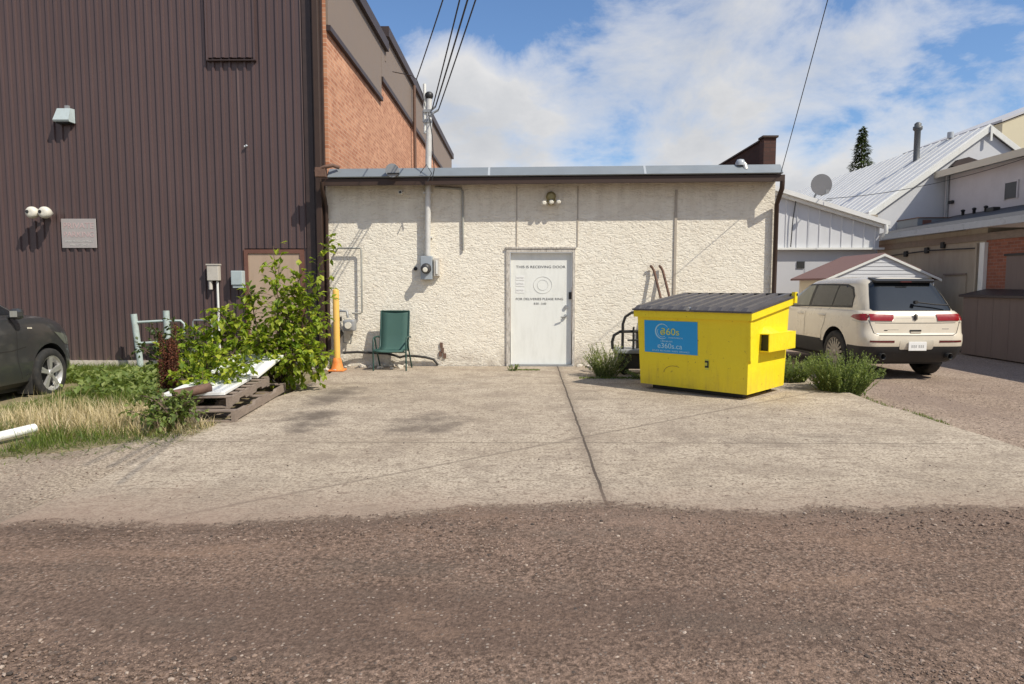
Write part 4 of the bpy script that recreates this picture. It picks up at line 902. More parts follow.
def suv():
    o = thing('parked_suv', 'pearl white SUV seen from behind parked past the dumpster', 'car', (6.70, 11.55, -.13), R(3.0)); o.scale = (.968, 1.035, 1.04)
    L_ = 4.75; hw = .955
    warpz = lambda x, y, z: (x, y, z if z < .7 else .7 + (z - .7) * (1.0 if y < 3.3 else 1.0 - .28 * min(1, (y - 3.3) / 1.3) ** 1.3))
    S = []
    for z, yr, yf, w_, rr, rf in ((.24, .22, 4.40, .80, (.25, .2), (.45, .4)), (.30, .13, 4.58, .90, (.28, .22), (.5, .5)), (.45, .045, 4.70, .935, (.30, .25), (.55, .55)), (.52, .02, 4.73, .945, (.30, .25), (.55, .6)), (.60, .01, 4.75, .95, (.30, .25), (.55, .6)), (.70, .025, 4.74, .955, (.30, .25), (.55, .6)),
                                  (.74, .06, 4.73, .955, (.28, .24), (.55, .6)), (.86, .075, 4.70, .953, (.26, .24), (.55, .6)), (.97, .085, 4.64, .945, (.25, .25), (.55, .6)), (1.04, .11, 4.56, .925, (.25, .28), (.55, .6)), (1.09, .15, 4.45, .88, (.25, .28), (.5, .55)), (1.11, .22, 4.3, .80, (.25, .28), (.5, .5))):
        S.append((z, outline(yr, yf, w_, rr, rf, bulge=.015)))
    vs, fs, n = loft(S, warpz); b = MB(); b.add(vs, fs, True)
    cut = []
    for y in (.97, 3.83):
        for sx in (-1, 1):
            c = MB(); c.lathe((sx * .99 if sx > 0 else -.99, y, .375), [(.425, -.30 if sx > 0 else -.05), (.425, .05 if sx > 0 else .30)], 'x', 40); cut.append(c)
    body = applied(b, 'body', cut, [M['car_white'], M['dark_plastic']]); body.parent = o
    for p in body.data.polygons:
        c = p.center; inarch = any((c.y - y) ** 2 + (c.z - .375) ** 2 < .4245 ** 2 and abs(c.x) > .6 for y in (.97, 3.83)) and p.area > 0
        if c.z < .505 and not inarch: p.material_index = 1
        if inarch: p.material_index = 1
    S = []
    for z, yr, yf, w_, rr, rf in ((1.02, .14, 3.65, .86, (.22, .3), (.5, .7)), (1.10, .17, 3.52, .855, (.22, .3), (.5, .7)), (1.25, .27, 3.22, .81, (.22, .3), (.48, .6)), (1.40, .37, 2.92, .755, (.22, .3), (.45, .5)), (1.52, .45, 2.68, .70, (.22, .3), (.4, .45)), (1.585, .50, 2.5, .655, (.22, .3), (.36, .4)), (1.63, .56, 2.3, .59, (.25, .3), (.33, .4)), (1.655, .70, 2.1, .46, (.25, .3), (.3, .4)), (1.665, .9, 1.9, .25, (.15, .3), (.15, .4))):
        S.append((z, outline(yr, yf, w_, rr, rf, bulge=.03)))
    vs, fs, n = loft(S); c_ = MB(); c_.add(vs, fs, True); cab = c_.build('cabin', M['car_white'], o, False, sharp=40)
    bv = bvh_of([body, cab])
    # rear glass and details (x, z)
    rg = [(-.70, 1.10), (.70, 1.10), (.735, 1.13), (.665, 1.36), (.60, 1.54), (.54, 1.58), (-.54, 1.58), (-.60, 1.54), (-.665, 1.36), (-.735, 1.13)]
    patch(bv, rg, 'y', 'rear_window', M['glass'], o, .006)
    sp = MB(); sp.add([(-.52, .40, 1.555), (.52, .40, 1.555), (.54, .60, 1.58), (-.54, .60, 1.58), (-.53, .385, 1.585), (.53, .385, 1.585), (.53, .66, 1.648), (-.53, .66, 1.648)], BF); sp.build('spoiler', M['dark_plastic'], o, False)
    MB().box(-.10, .10, .372, .386, 1.563, 1.578).build('brake_light', M['red_dark'], o, False)
    MB().tube([(.62, .13, 1.19), (.40, .165, 1.20), (.10, .185, 1.235)], .012, 6).cyl((.06, .15, 1.235), .03, .06, 'y', 10).build('wiper', M['dark_plastic'], o, False)
    for sx in (-1, 1):
        po = [(sx * .40, .935), (sx * .38, 1.045), (sx * .80, 1.05), (sx * .80, .94)]
        l = patch(bv, po, 'y', 'tail_light', M['red_lens'], o, .012, .04)
        # wraps round onto the side
        ps = [(.09, .945), (.18, .935), (.46, .99), (.40, 1.03), (.20, 1.05), (.09, 1.05)]
        patch(bv, ps, 'x', 'side_lens', M['red_lens'], l, .010, .04, sgn=sx)
        patch(bv, [(.10, .895), (.40, .93), (.40, .948), (.10, .918)], 'x', 'reverse_lens', M['clear_lens'], l, .009, .04, sgn=sx)
        patch(bv, [(sx * .40, .585), (sx * .82, .59), (sx * .82, .62), (sx * .40, .62)], 'y', 'reflector', M['red_dark'], o, .005)
        MB().lathe((sx * .60, -.005, .36), [(.050, .16), (.055, 0), (.047, -.005), (.044, .10)], 'y', 16, cap=False).build('exhaust_tip', M['black'], o, False)
        MB().cyl((sx * .60, .09, .36), .045, .05, 'y', 14).build('exhaust_core', M['black'], o, False)
    MB().box(-.012, .012, .068, .080, .945, 1.055).box(-.03, -.022, .067, .079, .955, 1.045).box(.022, .030, .067, .079, .955, 1.045).box(-.03, .03, .066, .078, .995, 1.003).build('emblem', M['black'], o, False)
    bdg = MB()
    patch(bv, stripe([(-.80, .905), (-.3, .90), (.3, .90), (.80, .905)], .008), 'y', 'panel_gap', M['gap'], o, .003, .1)
    patch(bv, stripe([(-.86, 1.06), (-.80, .90), (-.74, .74), (-.66, .705), (.0, .70), (.66, .705), (.74, .74), (.80, .90), (.86, 1.06)], .010), 'y', 'hatch_gap', M['gap'], o, .003, .06)
    patch(bv, stripe([(-.34, .985), (.34, .985)], .006), 'y', 'hatch_crease', M['clear_lens'], o, .004, .1)
    MB().box(-.10, .10, .052, .085, .765, .79).build('hatch_handle', M['black'], o, False); MB().box(-.09, .09, .045, .06, .735, .762).build('camera_trim', M['clear_lens'], o, False)
    MB().box(-.56, -.50, .062, .076, .775, .79).box(-.495, -.30, .066, .076, .785, .793).build('badge', M['black'], o, False); MB().box(.48, .60, .066, .076, .80, .81).box(.52, .60, .066, .076, .765, .785).build('badge', M['chrome'], o, False)
    patch(bv, rnd_poly(-.30, .30, .47, .625, .03), 'y', 'plate_recess', M['clear_lens'], o, .004)
    pl = MB().box(-.16, .16, -.016, -.002, .455, .60, bev=.004).build('licence_plate', M['paper'], o, False)
    for k in range(6): MB().box(-.11 + k * .036 + (.02 if k > 2 else 0), -.088 + k * .036 + (.02 if k > 2 else 0), -.0185, -.0165, .505, .55).build('plate_mark', M['ink_pale'], pl, False)
    # side glass (y, z), both sides
    for sx in (-1, 1):
        wins = [[(.62, 1.17), (1.22, 1.155), (1.22, 1.50), (.98, 1.50), (.80, 1.46), (.66, 1.32)], [(1.27, 1.155), (2.02, 1.14), (2.02, 1.515), (1.27, 1.505)], [(2.12, 1.135), (3.12, 1.12), (2.85, 1.30), (2.55, 1.45), (2.38, 1.505), (2.12, 1.515)]]
        patch(bv, [(.60, 1.135), (3.17, 1.095), (2.88, 1.31), (2.57, 1.47), (2.39, 1.53), (.98, 1.53), (.77, 1.48), (.63, 1.33)], 'x', 'window_surround', M['black'], o, .003, .06, sgn=sx)
        for w_, mm in zip(wins, ('glass', 'glass', 'glass_clear')): patch(bv, w_, 'x', 'side_window', M[mm], o, .006, .06, sgn=sx)
        patch(bv, stripe([(.60, 1.15), (1.5, 1.135), (2.4, 1.115), (3.15, 1.10)], .018), 'x', 'window_trim', M['black'], o, .008, .08, sgn=sx)
        patch(bv, stripe([(.62, 1.16), (.64, 1.34), (.78, 1.48), (.98, 1.525), (1.5, 1.535), (2.4, 1.53), (2.62, 1.455), (2.95, 1.27), (3.14, 1.12)], .014), 'x', 'window_trim', M['black'], o, .008, .06, sgn=sx)
        for pts in ([(1.30, 1.12), (1.32, .86), (1.42, .70), (1.45, .48)], [(2.07, 1.12), (2.09, .48)], [(3.15, 1.10), (3.17, .80), (3.30, .50)]): patch(bv, stripe(pts, .008), 'x', 'door_gap', M['gap'], o, .003, .06, sgn=sx)
        patch(bv, stripe([(1.46, .53), (3.28, .53)], .05), 'x', 'sill_trim', M['dark_plastic'], o, .005, .1, sgn=sx)
        for y in (1.42, 2.24): MB().tube([(sx * .935, y - .09, .975), (sx * .972, y - .06, .985), (sx * .972, y + .08, .985), (sx * .94, y + .11, .98)], .014, 6).build('door_handle', M['car_white'], o, False)
        mr = MB(); mr.tube([(sx * .86, 3.02, 1.12), (sx * .97, 3.0, 1.17)], .03, 8); mr.box(sx * 1.02 - .09, sx * 1.02 + .09, 2.95, 3.07, 1.10, 1.25, bev=.03); mr.build('mirror', M['car_white'], o, False)
        hl = [(sx * .45, .80), (sx * .45, .92), (sx * .80, .94), (sx * .80, .82)]; patch(bv, hl, 'y', 'headlight', M['clear_lens'], o, .006, .05, sgn=1)
        for y in (.97, 3.83): parent_x[0] = sx * .83; wheel(o, 0, y, .39, sx, M['alloy_dark'], 18)
    ws = [(-.62, 1.12), (.62, 1.12), (.50, 1.52), (-.50, 1.52)]; patch(bv, ws, 'y', 'windscreen', M['glass'], o, .006, .07, sgn=1)
    patch(bv, rnd_poly(-.42, .42, .62, .85, .08), 'y', 'grille', M['chrome'], o, .006, .06, sgn=1)
    for ch in o.children:
        if not ch.name.startswith(('wheel', 'licence', 'axle')): ch.location.z += .05
    pl.location.z += .05
    MB().box(-.80, .80, .45, 4.2, .24, .36).build('underbody', M['black'], o, False)
    MB().tube([(-.7, .97, .37), (.7, .97, .37)], .05, 8).build('axle', M['black'], o, False)
suv()

def dark_car():
    # local +y is the nose ; right side (x = +hw) faces the camera
    o = thing('parked_car', 'dark charcoal hatchback nosed up to the brown metal wall', 'car', (-7.40, 6.13, -.06), R(0)); o.scale = (1.0, 1.0, 1.1)
    hw = .90
    warpz = lambda x, y, z: (x, y, z if z < .62 else .62 + (z - .62) * (1.0 if y < 2.7 else 1.0 - .26 * min(1, (y - 2.7) / 1.35) ** 1.7))
    S = []
    for z, yr, yf, w_, rr, rf in ((.20, .2, 3.72, .78, (.25, .2), (.45, .4)), (.26, .1, 3.88, .86, (.28, .22), (.5, .5)), (.34, .05, 3.96, .885, (.3, .25), (.55, .55)), (.50, .02, 4.0, .895, (.30, .25), (.55, .6)), (.60, .01, 4.0, .89, (.30, .25), (.55, .65)),
                                  (.72, .05, 3.98, .90, (.28, .24), (.55, .7)), (.84, .06, 3.95, .905, (.26, .24), (.55, .75)), (.95, .07, 3.88, .895, (.25, .25), (.55, .8)), (1.02, .11, 3.75, .86, (.25, .28), (.52, .8)), (1.05, .18, 3.6, .80, (.25, .28), (.5, .8)), (1.065, .3, 3.4, .7, (.25, .28), (.45, .7))):
        S.append((z, outline(yr, yf, w_, rr, rf, bulge=.02)))
    vs, fs, n = loft(S, warpz); b = MB(); b.add(vs, fs, True); cut = []
    AY = (.72, 3.22)
    for y in AY:
        for sx in (-1, 1):
            c = MB(); c.lathe((sx * .93, y, .315), [(.375, -.30 if sx > 0 else -.05), (.375, .05 if sx > 0 else .30)], 'x', 40); cut.append(c)
    body = applied(b, 'body', cut, [M['car_dark'], M['dark_plastic']]); body.parent = o
    for p in body.data.polygons:
        c = p.center
        if any((c.y - y) ** 2 + (c.z - .315) ** 2 < .3745 ** 2 and abs(c.x) > .55 for y in AY) or c.z < .25: p.material_index = 1
    S = []
    for z, yr, yf, w_, rr, rf in ((.98, .16, 3.36, .80, (.22, .3), (.5, .7)), (1.06, .2, 3.18, .795, (.22, .3), (.5, .7)), (1.2, .3, 2.84, .745, (.22, .3), (.48, .6)), (1.33, .42, 2.52, .69, (.22, .3), (.45, .5)), (1.42, .52, 2.28, .63, (.22, .3), (.4, .45)), (1.47, .62, 2.1, .56, (.25, .3), (.35, .4)), (1.49, .8, 1.6, .35, (.2, .3), (.25, .3))):
        S.append((z, outline(yr, yf, w_, rr, rf, bulge=.03)))
    vs, fs, n = loft(S); c_ = MB(); c_.add(vs, fs, True); cab = c_.build('cabin', M['car_dark'], o, False, sharp=40)
    bv = bvh_of([body, cab])
    for sx in (-1, 1):
        for w_ in ([(.55, 1.10), (1.12, 1.09), (1.12, 1.37), (.75, 1.34)], [(1.20, 1.09), (2.78, 1.07), (2.52, 1.22), (2.27, 1.35), (2.05, 1.385), (1.20, 1.38)]): patch(bv, w_, 'x', 'side_window', M['glass'], o, .006, .06, sgn=sx)
        for pts in ([(2.52, 1.06), (2.58, .9), (2.60, .5), (2.68, .30)], [(1.16, 1.06), (1.18, .5), (1.05, .32)]): patch(bv, stripe(pts, .008), 'x', 'door_gap', M['gap'], o, .003, .06, sgn=sx)
        patch(bv, stripe([(.9, .66), (1.8, .645), (2.5, .65), (2.75, .68)], .012), 'x', 'body_crease', M['gap'], o, .003, .06, sgn=sx)
        mr = MB(); mr.tube([(sx * .82, 2.56, 1.04), (sx * .93, 2.54, 1.06)], .025, 8); mr.box(sx * .96 - .065, sx * .96 + .075, 2.47, 2.58, 1.02, 1.15, bev=.04); mo = mr.build('mirror', M['car_dark'], o, False)
        MB().box(sx * .965 - .045, sx * .965 + .045, 2.462, 2.469, 1.05, 1.12).build('mirror_glass', M['grey_pipe'], mo, False)
        patch(bv, stripe([(2.78, .905), (2.87, .90)], .018), 'x', 'turn_light', M['clear_lens'], o, .006, .03, sgn=sx)
        MB().tube([(sx * .893, 1.22, .86), (sx * .93, 1.24, .87), (sx * .93, 1.40, .87), (sx * .895, 1.42, .865)], .013, 6).build('door_handle', M['car_dark'], o, False)
        for y in AY: parent_x[0] = sx * .80; wheel(o, 0, y, .315, sx, M['alloy'], 5, .2, twin=True)
        MB().box(sx * .78 - .10, sx * .78 + .10, 2.83, 2.85, .10, .36).build('mud_flap', M['rubber'], o, False)
        hl = [(3.55, .66), (3.85, .62), (3.80, .72), (3.5, .80), (3.3, .83)]; patch(bv, hl, 'x', 'headlight', M['glass_clear'], o, .006, .05, sgn=sx)
        tl = [(sx * .55, .80), (sx * .55, .98), (sx * .80, .98), (sx * .80, .80)]; patch(bv, tl, 'y', 'tail_light', M['red_lens'], o, .006, .05)
    patch(bv, [(-.58, 1.07), (.58, 1.07), (.48, 1.38), (-.48, 1.38)], 'y', 'rear_window', M['glass'], o, .006, .07); patch(bv, [(-.58, 1.08), (.58, 1.08), (.46, 1.38), (-.46, 1.38)], 'y', 'windscreen', M['glass'], o, .006, .07, sgn=1)
    MB().box(-.74, .74, .4, 3.6, .15, .26).build('underbody', M['black'], o, False)
dark_car()

# ------------------------------------------------------------------ background right
def ws():
    o = thing('metal_shed', 'white ribbed metal shed behind the stucco building', 'building', (8.0, 20.5, 0))
    top = lambda x: 4.62 - (x - 6.2) * .304
    f = MB(); corrug(f, 6.9, 10.62, 20.5, 2.60, top, .33, .02, .03, .01); f.build('siding', M['white_siding'], o, fixn=False)
    MB().box(6.9, 10.55, 20.55, 20.8, -.05, 2.6).build('lower_wall', M['grey_wall'], o)
    MB().box(6.9, 10.72, 20.36, 20.56, 2.54, 2.60).build('ledge', M['white_paint'], o)
    MB().poly_prism([(6.9, top(6.9)), (10.8, top(10.8)), (10.8, top(10.8) + .13), (6.9, top(6.9) + .13)], 'y', 20.25, 21.9).build('roof', M['white_roof'], o)
    MB().poly_prism([(6.9, top(6.9) - .10), (10.72, top(10.72) - .10), (10.72, top(10.72) - .005), (6.9, top(6.9) - .005)], 'y', 20.35, 20.46).build('rake_trim', M['white_paint'], o)
    MB().box(8.24, 8.46, 20.52, 20.549, 2.0, 2.2).build('vent', M['dark_plastic'], o)
    MB().tube([(10.70, 20.3, 3.25), (10.70, 20.28, 3.05), (10.66, 20.35, 2.9)], .06, 8).build('gutter_end', M['white_paint'], o)
    MB().tube([(8.0, 20.44, 2.62), (8.03, 20.42, 3.4), (8.1, 20.4, 4.05)], .015, 6).build('cable', M['wire'], o)
    d = thing('satellite_dish', 'grey satellite dish on the white shed roof', 'satellite dish', (8.85, 20.6, 4.1))
    vs = []; 
    dish = MB().lathe((8.80, 20.35, 4.42), [(.31, .0), (.305, .02), (.24, .07), (.13, .10), (.02, .11)], 'y', 28); dish.build('reflector', M['dish'], d)
    MB().tube([(8.80, 20.47, 4.4), (8.78, 20.65, 4.2), (8.66, 20.7, 3.9)], .03, 8).tube([(8.66, 20.6, 3.95), (9.2, 20.5, 4.0)], .02, 6).build('mount', M['grey_metal'], d); MB().tube([(8.80, 20.35, 4.1), (8.80, 20.0, 4.15)], .015, 6).box(8.76, 8.84, 19.94, 20.0, 4.12, 4.22).build('feed_arm', M['grey_metal'], d)
ws()
def house():
    o = thing('gabled_house', 'white gabled house with long pale metal roof and chimney pipe', 'building', (14.75, 22, 0))
    px, pz, ez, ex_ = 14.75, 6.42, 3.71, 11.08; rx = 2 * px - ex_
    MB().poly_prism([(ex_ + .25, -.05), (rx - .25, -.05), (rx - .25, ez + .12), (px, pz - .12), (ex_ + .25, ez + .12)], 'y', 22.15, 39).build('wall', M['white_siding'], o)
    sl = (pz - ez) / (px - ex_)
    rf = MB()
    nr = 34
    for side in (-1, 1):
        A = (px, pz); B = (px + side * (px - ex_), ez)
        rf.add([(A[0], 22.08, A[1]), (B[0], 22.08, B[1]), (B[0], 39.5, B[1]), (A[0], 39.5, A[1]), (A[0], 22.08, A[1] + .10), (B[0], 22.08, B[1] + .10), (B[0], 39.5, B[1] + .10), (A[0], 39.5, A[1] + .10)], BF)
        for k in range(nr):
            y = 22.1 + k * .51; rf.add([(A[0], y, A[1] + .10), (B[0], y, B[1] + .10), (B[0], y + .04, B[1] + .10), (A[0], y + .04, A[1] + .10), (A[0], y, A[1] + .125), (B[0], y, B[1] + .125), (B[0], y + .04, B[1] + .125), (A[0], y + .04, A[1] + .125)], BF)
    r_ = rf.build('roof', M['white_roof'], o)
    bb = MB()
    for side in (-1, 1):
        B = (px + side * (px - ex_ + .05), ez - .04); bb.add([(px, 22.03, pz - .12), (B[0], 22.03, B[1] - .12), (B[0], 22.078, B[1] - .12), (px, 22.078, pz - .12), (px, 22.03, pz + .07), (B[0], 22.03, B[1] + .07), (B[0], 22.078, B[1] + .07), (px, 22.078, pz + .07)], BF)
    bb.build('bargeboard', M['white_paint'], o)
    MB().box(px - .03, px + .03, 21.99, 22.028, pz - .42, pz + .05).build('finial', M['white_paint'], o)
    MB().lathe((13.86, 24.5, 5.6), [(.16, -.1), (.16, .12), (.10, .2), (.10, 1.25), (.15, 1.3), (.15, 1.4), (.11, 1.41), (.11, 1.5), (.05, 1.55)], 'z', 14).build('chimney_pipe', M['flue'], r_); MB().box(13.5, 14.4, 24.2, 24.25, 5.5, 5.6).build('flashing', M['lens_grey'], r_)
    MB().cyl((14.7, 24.0, 6.5), .10, .2, 'z', 10).build('ridge_vent', M['lens_grey'], r_)
    MB().box(11.1, 11.32, 22.0, 22.14, 3.3, 3.72).build('soffit_return', M['tan_render'], o)
    MB().poly_prism([(13.55, 5.22), (13.75, 5.42), (14.05, 5.5), (14.35, 5.4), (14.55, 5.2)], 'y', 21.95, 22.14).build('gable_hood', M['trim'], o)
house()
def side_building():
    o = thing('side_building', 'low tan and red brick building with dark sloping roof', 'building', (12, 17, 0))
    MB().box(11.0, 13.0, 16.35, 21.3, -.15, 2.85).build('rendered_wall', M['tan_render'], o)
    MB().box(10.985, 13.0, 8.0, 16.348, -.15, 2.55).build('brick_wall', M['brick_red'], o)
    MB().box(10.96, 11.3, 8.0, 21.3, 2.552, 2.72).build('beam', M['wood_grey'], o)
    MB().box(10.90, 10.984, 16.28, 16.45, .0, 2.5).build('corner_board', M['white_paint'], o)
    MB().add([(10.7, 8, 2.86), (13.455, 8, 3.52), (13.455, 21.5, 3.52), (10.7, 21.5, 2.86), (10.7, 8, 2.98), (13.455, 8, 3.64), (13.455, 21.5, 3.64), (10.7, 21.5, 2.98)], BF).build('roof', M['dark_roof'], o)
    MB().box(10.66, 10.698, 8, 21.5, 2.83, 2.985).build('gutter', M['lens_grey'], o)
    dd = MB().box(10.97, 10.999, 17.0, 17.85, .02, 1.75).build('side_door', M['tan_render'], o); dd['label'] = 'pale tan side door in the rendered wall'
    MB().box(10.94, 10.969, 16.98, 17.87, 1.751, 1.79).build('lintel', M['wood_grey'], dd)
    MB().box(10.95, 10.984, 14.0, 15.6, .9, 2.15).build('shutter_panel', M['taupe_box'], o); MB().box(10.93, 10.984, 13.9, 15.66, 2.152, 2.2).build('shutter_lintel', M['black'], o)
    MB().tube([(10.93, 16.6, 2.5), (10.93, 16.6, .1)], .03, 8).build('drain_pipe', M['tan_render'], o)
    for y, z in ((18.6, 2.35), (19.6, 2.3), (17.9, 2.45)): MB().box(10.92, 10.999, y, y + .14, z, z + .16, bev=.02).build('wall_box', M['dark_plastic'], o)
    MB().tube([(10.95, 21, 2.35), (10.94, 18.5, 2.42), (10.94, 16.6, 2.38)], .015, 6).build('cable', M['wire'], o)
    u = thing('upper_building', 'pale mauve upper storey with cream eaves above the dark roof', 'building', (15, 18, 3.4))
    MB().box(13.46, 18, 8, 22.1, 3.3, 4.92).build('wall', M['pale_siding'], u)
    MB().add([(13.15, 8, 4.94), (18, 8, 6.0), (18, 22.1, 6.0), (13.15, 22.1, 4.94), (13.15, 8, 5.06), (18, 8, 6.12), (18, 22.1, 6.12), (13.15, 22.1, 5.06)], BF).build('roof', M['trim'], u)
    MB().box(13.10, 13.148, 8, 22.1, 4.86, 5.06).build('fascia', M['cream_wall'], u)
    w_ = MB().box(13.43, 13.459, 18.9, 19.35, 3.87, 4.3).build('window', M['win'], u); MB().box(13.42, 13.458, 18.86, 18.899, 3.84, 4.34).box(13.42, 13.458, 19.351, 19.39, 3.84, 4.34).box(13.42, 13.458, 18.9, 19.35, 4.301, 4.34).build('frame', M['pale_siding'], w_)
    MB().box(13.38, 13.459, 18.30, 18.46, 3.56, 4.5).build('dark_post', M['black'], u); MB().tube([(13.42, 21.9, 3.5), (13.42, 21.9, 4.9)], .04, 8).build('drain_pipe', M['grey_metal'], u)
    MB().box(13.36, 13.459, 21.6, 21.78, 4.02, 4.12, bev=.02).build('lamp', M['dark_plastic'], u)
    for y in (20.6, 20.1, 19.6): MB().lathe((13.1, y, 3.55), [(.04, -.05), (.04, .12), (.055, .12), (.055, .16), (.02, .18)], 'z', 10).build('roof_stack', M['dark_plastic'], None, label='short dark vent stack on the low dark roof', cat='vent', group='vent stacks on the low dark roof')
    MB().box(12.9, 13.1, 19.0, 19.3, 3.5, 3.63, bev=.02).build('roof_unit', M['black'], None, label='small black box on the dark roof under the window', cat='roof unit')
    rb = MB().box(11.95, 13.4, 20.9, 22.0, 3.1, 3.5).build('roof_box', M['galv'], None, label='blue grey box on the low roof beside the white gable', cat='roof unit')
    MB().box(11.93, 13.42, 20.88, 22.02, 3.501, 3.53).build('lid', M['rusty'], rb); MB().box(12.1, 12.35, 20.87, 20.899, 3.2, 3.45).build('grille', M['rust_trim'], rb)
side_building()
def garden_shed():
    o = thing('garden_shed', 'small white gabled garden shed with faded red roof', 'shed', (8.96, 18.1, 0))
    x0, x1, xa, ez, az = 7.75, 10.2, 8.96, 1.68, 2.24
    MB().box(x0, x1, 17.1, 19.1, -.12, ez).build('wall', M['cream_wall'], o)
    f = MB(); n = 6
    for k in range(n):
        za, zb_ = ez + (az - ez) * k / n, ez + (az - ez) * (k + .97) / n
        hw0, hw1 = (1.30) * (1 - k / n), (1.30) * (1 - (k + .97) / n)
        f.add([(xa - hw0, 17.03, za), (xa + hw0, 17.03, za), (xa + hw1, 17.04, zb_), (xa - hw1, 17.04, zb_), (xa - hw0, 17.09, za), (xa + hw0, 17.09, za), (xa + hw1, 17.09, zb_), (xa - hw1, 17.09, zb_)], [(0, 1, 2, 3), (0, 4, 5, 1), (3, 2, 6, 7), (0, 3, 7, 4), (1, 5, 6, 2)])
    k = 0
    f.build('gable_siding', M['white_siding'], o)
    ff = MB()
    for k in range(10): ff.add([(x0 - .02, 17.03, .05 + k * .16), (x1 + .02, 17.03, .05 + k * .16), (x1 + .02, 17.05, .20 + k * .16), (x0 - .02, 17.05, .20 + k * .16), (x0 - .02, 17.09, .05 + k * .16), (x1 + .02, 17.09, .05 + k * .16), (x1 + .02, 17.09, .20 + k * .16), (x0 - .02, 17.09, .20 + k * .16)], BF)
    ff.build('front_siding', M['white_siding'], o)
    for sd in (-1, 1):
        B = (xa + sd * 1.42, ez - .06); MB().add([(xa, 17.0, az), (B[0], 17.0, B[1]), (B[0], 19.2, B[1]), (xa, 19.2, az), (xa, 17.0, az + .05), (B[0], 17.0, B[1] + .05), (B[0], 19.2, B[1] + .05), (xa, 19.2, az + .05)], BF).build('roof', M['red_shingle'], o)
        MB().add([(xa, 16.985, az - .03), (B[0], 16.985, B[1] - .03), (B[0], 16.998, B[1] - .03), (xa, 16.998, az - .03), (xa, 16.985, az + .03), (B[0], 16.985, B[1] + .03), (B[0], 16.998, B[1] + .03), (xa, 16.998, az + .03)], BF).build('bargeboard', M['white_paint'], o)
garden_shed()
o = thing('board_enclosure', 'taupe boarded enclosure against the red brick wall', 'enclosure', (10.7, 14, 0))
e = MB()
for k in range(14): e.box(10.40, 10.43, 9.0 + k * .512, 9.0 + (k + .985) * .512, -.10, 1.22)
e.box(10.44, 10.97, 16.06, 16.16, -.10, 1.22); e.build('boards', M['taupe_box'], o)
MB().add([(10.34, 9, 1.225), (10.97, 9, 1.36), (10.97, 16.25, 1.36), (10.34, 16.25, 1.225), (10.34, 9, 1.275), (10.97, 9, 1.41), (10.97, 16.25, 1.41), (10.34, 16.25, 1.275)], BF).build('lid', M['trim'], o)
o = thing('stucco_block', 'distant beige building beyond the white house roof', 'building', (34, 42, 0))
MB().add([(27.4, 40, -.15), (46, 40, -.15), (46, 50, -.15), (27.4, 50, -.15), (27.4, 40, 10.7), (46, 40, 17.9), (46, 50, 17.9), (27.4, 50, 10.7)], BF).build('wall', M['beige_wall'], o); MB().add([(27.3, 39.9, 10.72), (46, 39.9, 17.92), (46, 50, 17.92), (27.3, 50, 10.72), (27.3, 39.9, 10.85), (46, 39.9, 18.05), (46, 50, 18.05), (27.3, 50, 10.85)], BF).build('coping', M['grey_wall'], o)

# ------------------------------------------------------------------ vegetation
def leaf_quad(mb, p, d, up, l, w, fold=.25):
    d = d.normalized(); side = d.cross(up)
    side = side.normalized() if side.length > 1e-4 else d.orthogonal().normalized()
    nn = side.cross(d)
    a = p; t = p + d * l + nn * (-.12 * l); m1 = p + d * l * .45 + side * w + nn * fold * w; m2 = p + d * l * .45 - side * w + nn * fold * w; m0 = p + d * l * .5
    mb.add([a, m1, t, m0], [(0, 1, 2, 3)]); n = len(mb.v); mb.f.append([n - 4, n - 1, n - 2, n]); mb.v.append(tuple(m2)); mb.sm.append(False); mb.mi.append(0)
def rdir(rnd, zb=0.0):
    while True:
        v = Vector((rnd.uniform(-1, 1), rnd.uniform(-1, 1), rnd.uniform(-1, 1)))
        if .1 < v.length < 1: v.normalize(); v.z += zb; return v.normalized()
def curve(a, b, bend, rnd, n=6):
    a = Vector(a); b = Vector(b); off = Vector((rnd.uniform(-1, 1), rnd.uniform(-1, 1), rnd.uniform(0, 1))) * bend
    return [a.lerp(b, t / n) + off * math.sin(math.pi * t / n) for t in range(n + 1)]
def sapling(name, label, base, tips, leafm, seed, dens, ll=(.06, .11), spread=.22, group=None, cat='bush'):
    rnd = random.Random(seed); o = thing(name, label, cat, base)
    st_ = MB(); lf = MB()
    for (tx, ty, tz, k) in tips:
        c = curve((base[0] + rnd.uniform(-.12, .12), base[1] + rnd.uniform(-.1, .1), base[2]), (tx, ty, tz), .12, rnd, 8)
        st_.tube(c, .016, 5, True, .004)
        n = int(dens * k)
        for i in range(n):
            t = rnd.uniform(.18, 1.0) ** .8; p = c[0].lerp(c[-1], t); j = min(7, int(t * 8)); p = c[j].lerp(c[j + 1], t * 8 - j)
            tw = rdir(rnd, .15); ln = rnd.uniform(.05, spread) * (1.25 - .75 * t); q = p + tw * ln
            if rnd.random() < .5: st_.tube([p, q], .003, 3, False)
            # a compound leaf of 3-5 leaflets drooping from the twig end
            ax = (tw + Vector((0, 0, -.25))).normalized()
            for s_ in range(rnd.choice((3, 3, 5))):
                a = rnd.uniform(-1, 1) * 1.1; dd = (Matrix.Rotation(a, 3, 'Z') @ ax + Vector((0, 0, rnd.uniform(-.5, .15)))).normalized()
                l = rnd.uniform(*ll); leaf_quad(lf, q + ax * rnd.uniform(-.03, .03), dd, Vector((rnd.uniform(-.4, .4), rnd.uniform(-.4, .4), 1)), l, l * rnd.uniform(.26, .4))
    st_.build('stem', M['bark'], o); lf.build('foliage', leafm, o, fixn=False); return o
rnd = random.Random(31)
BX, BY = -3.75, 9.95
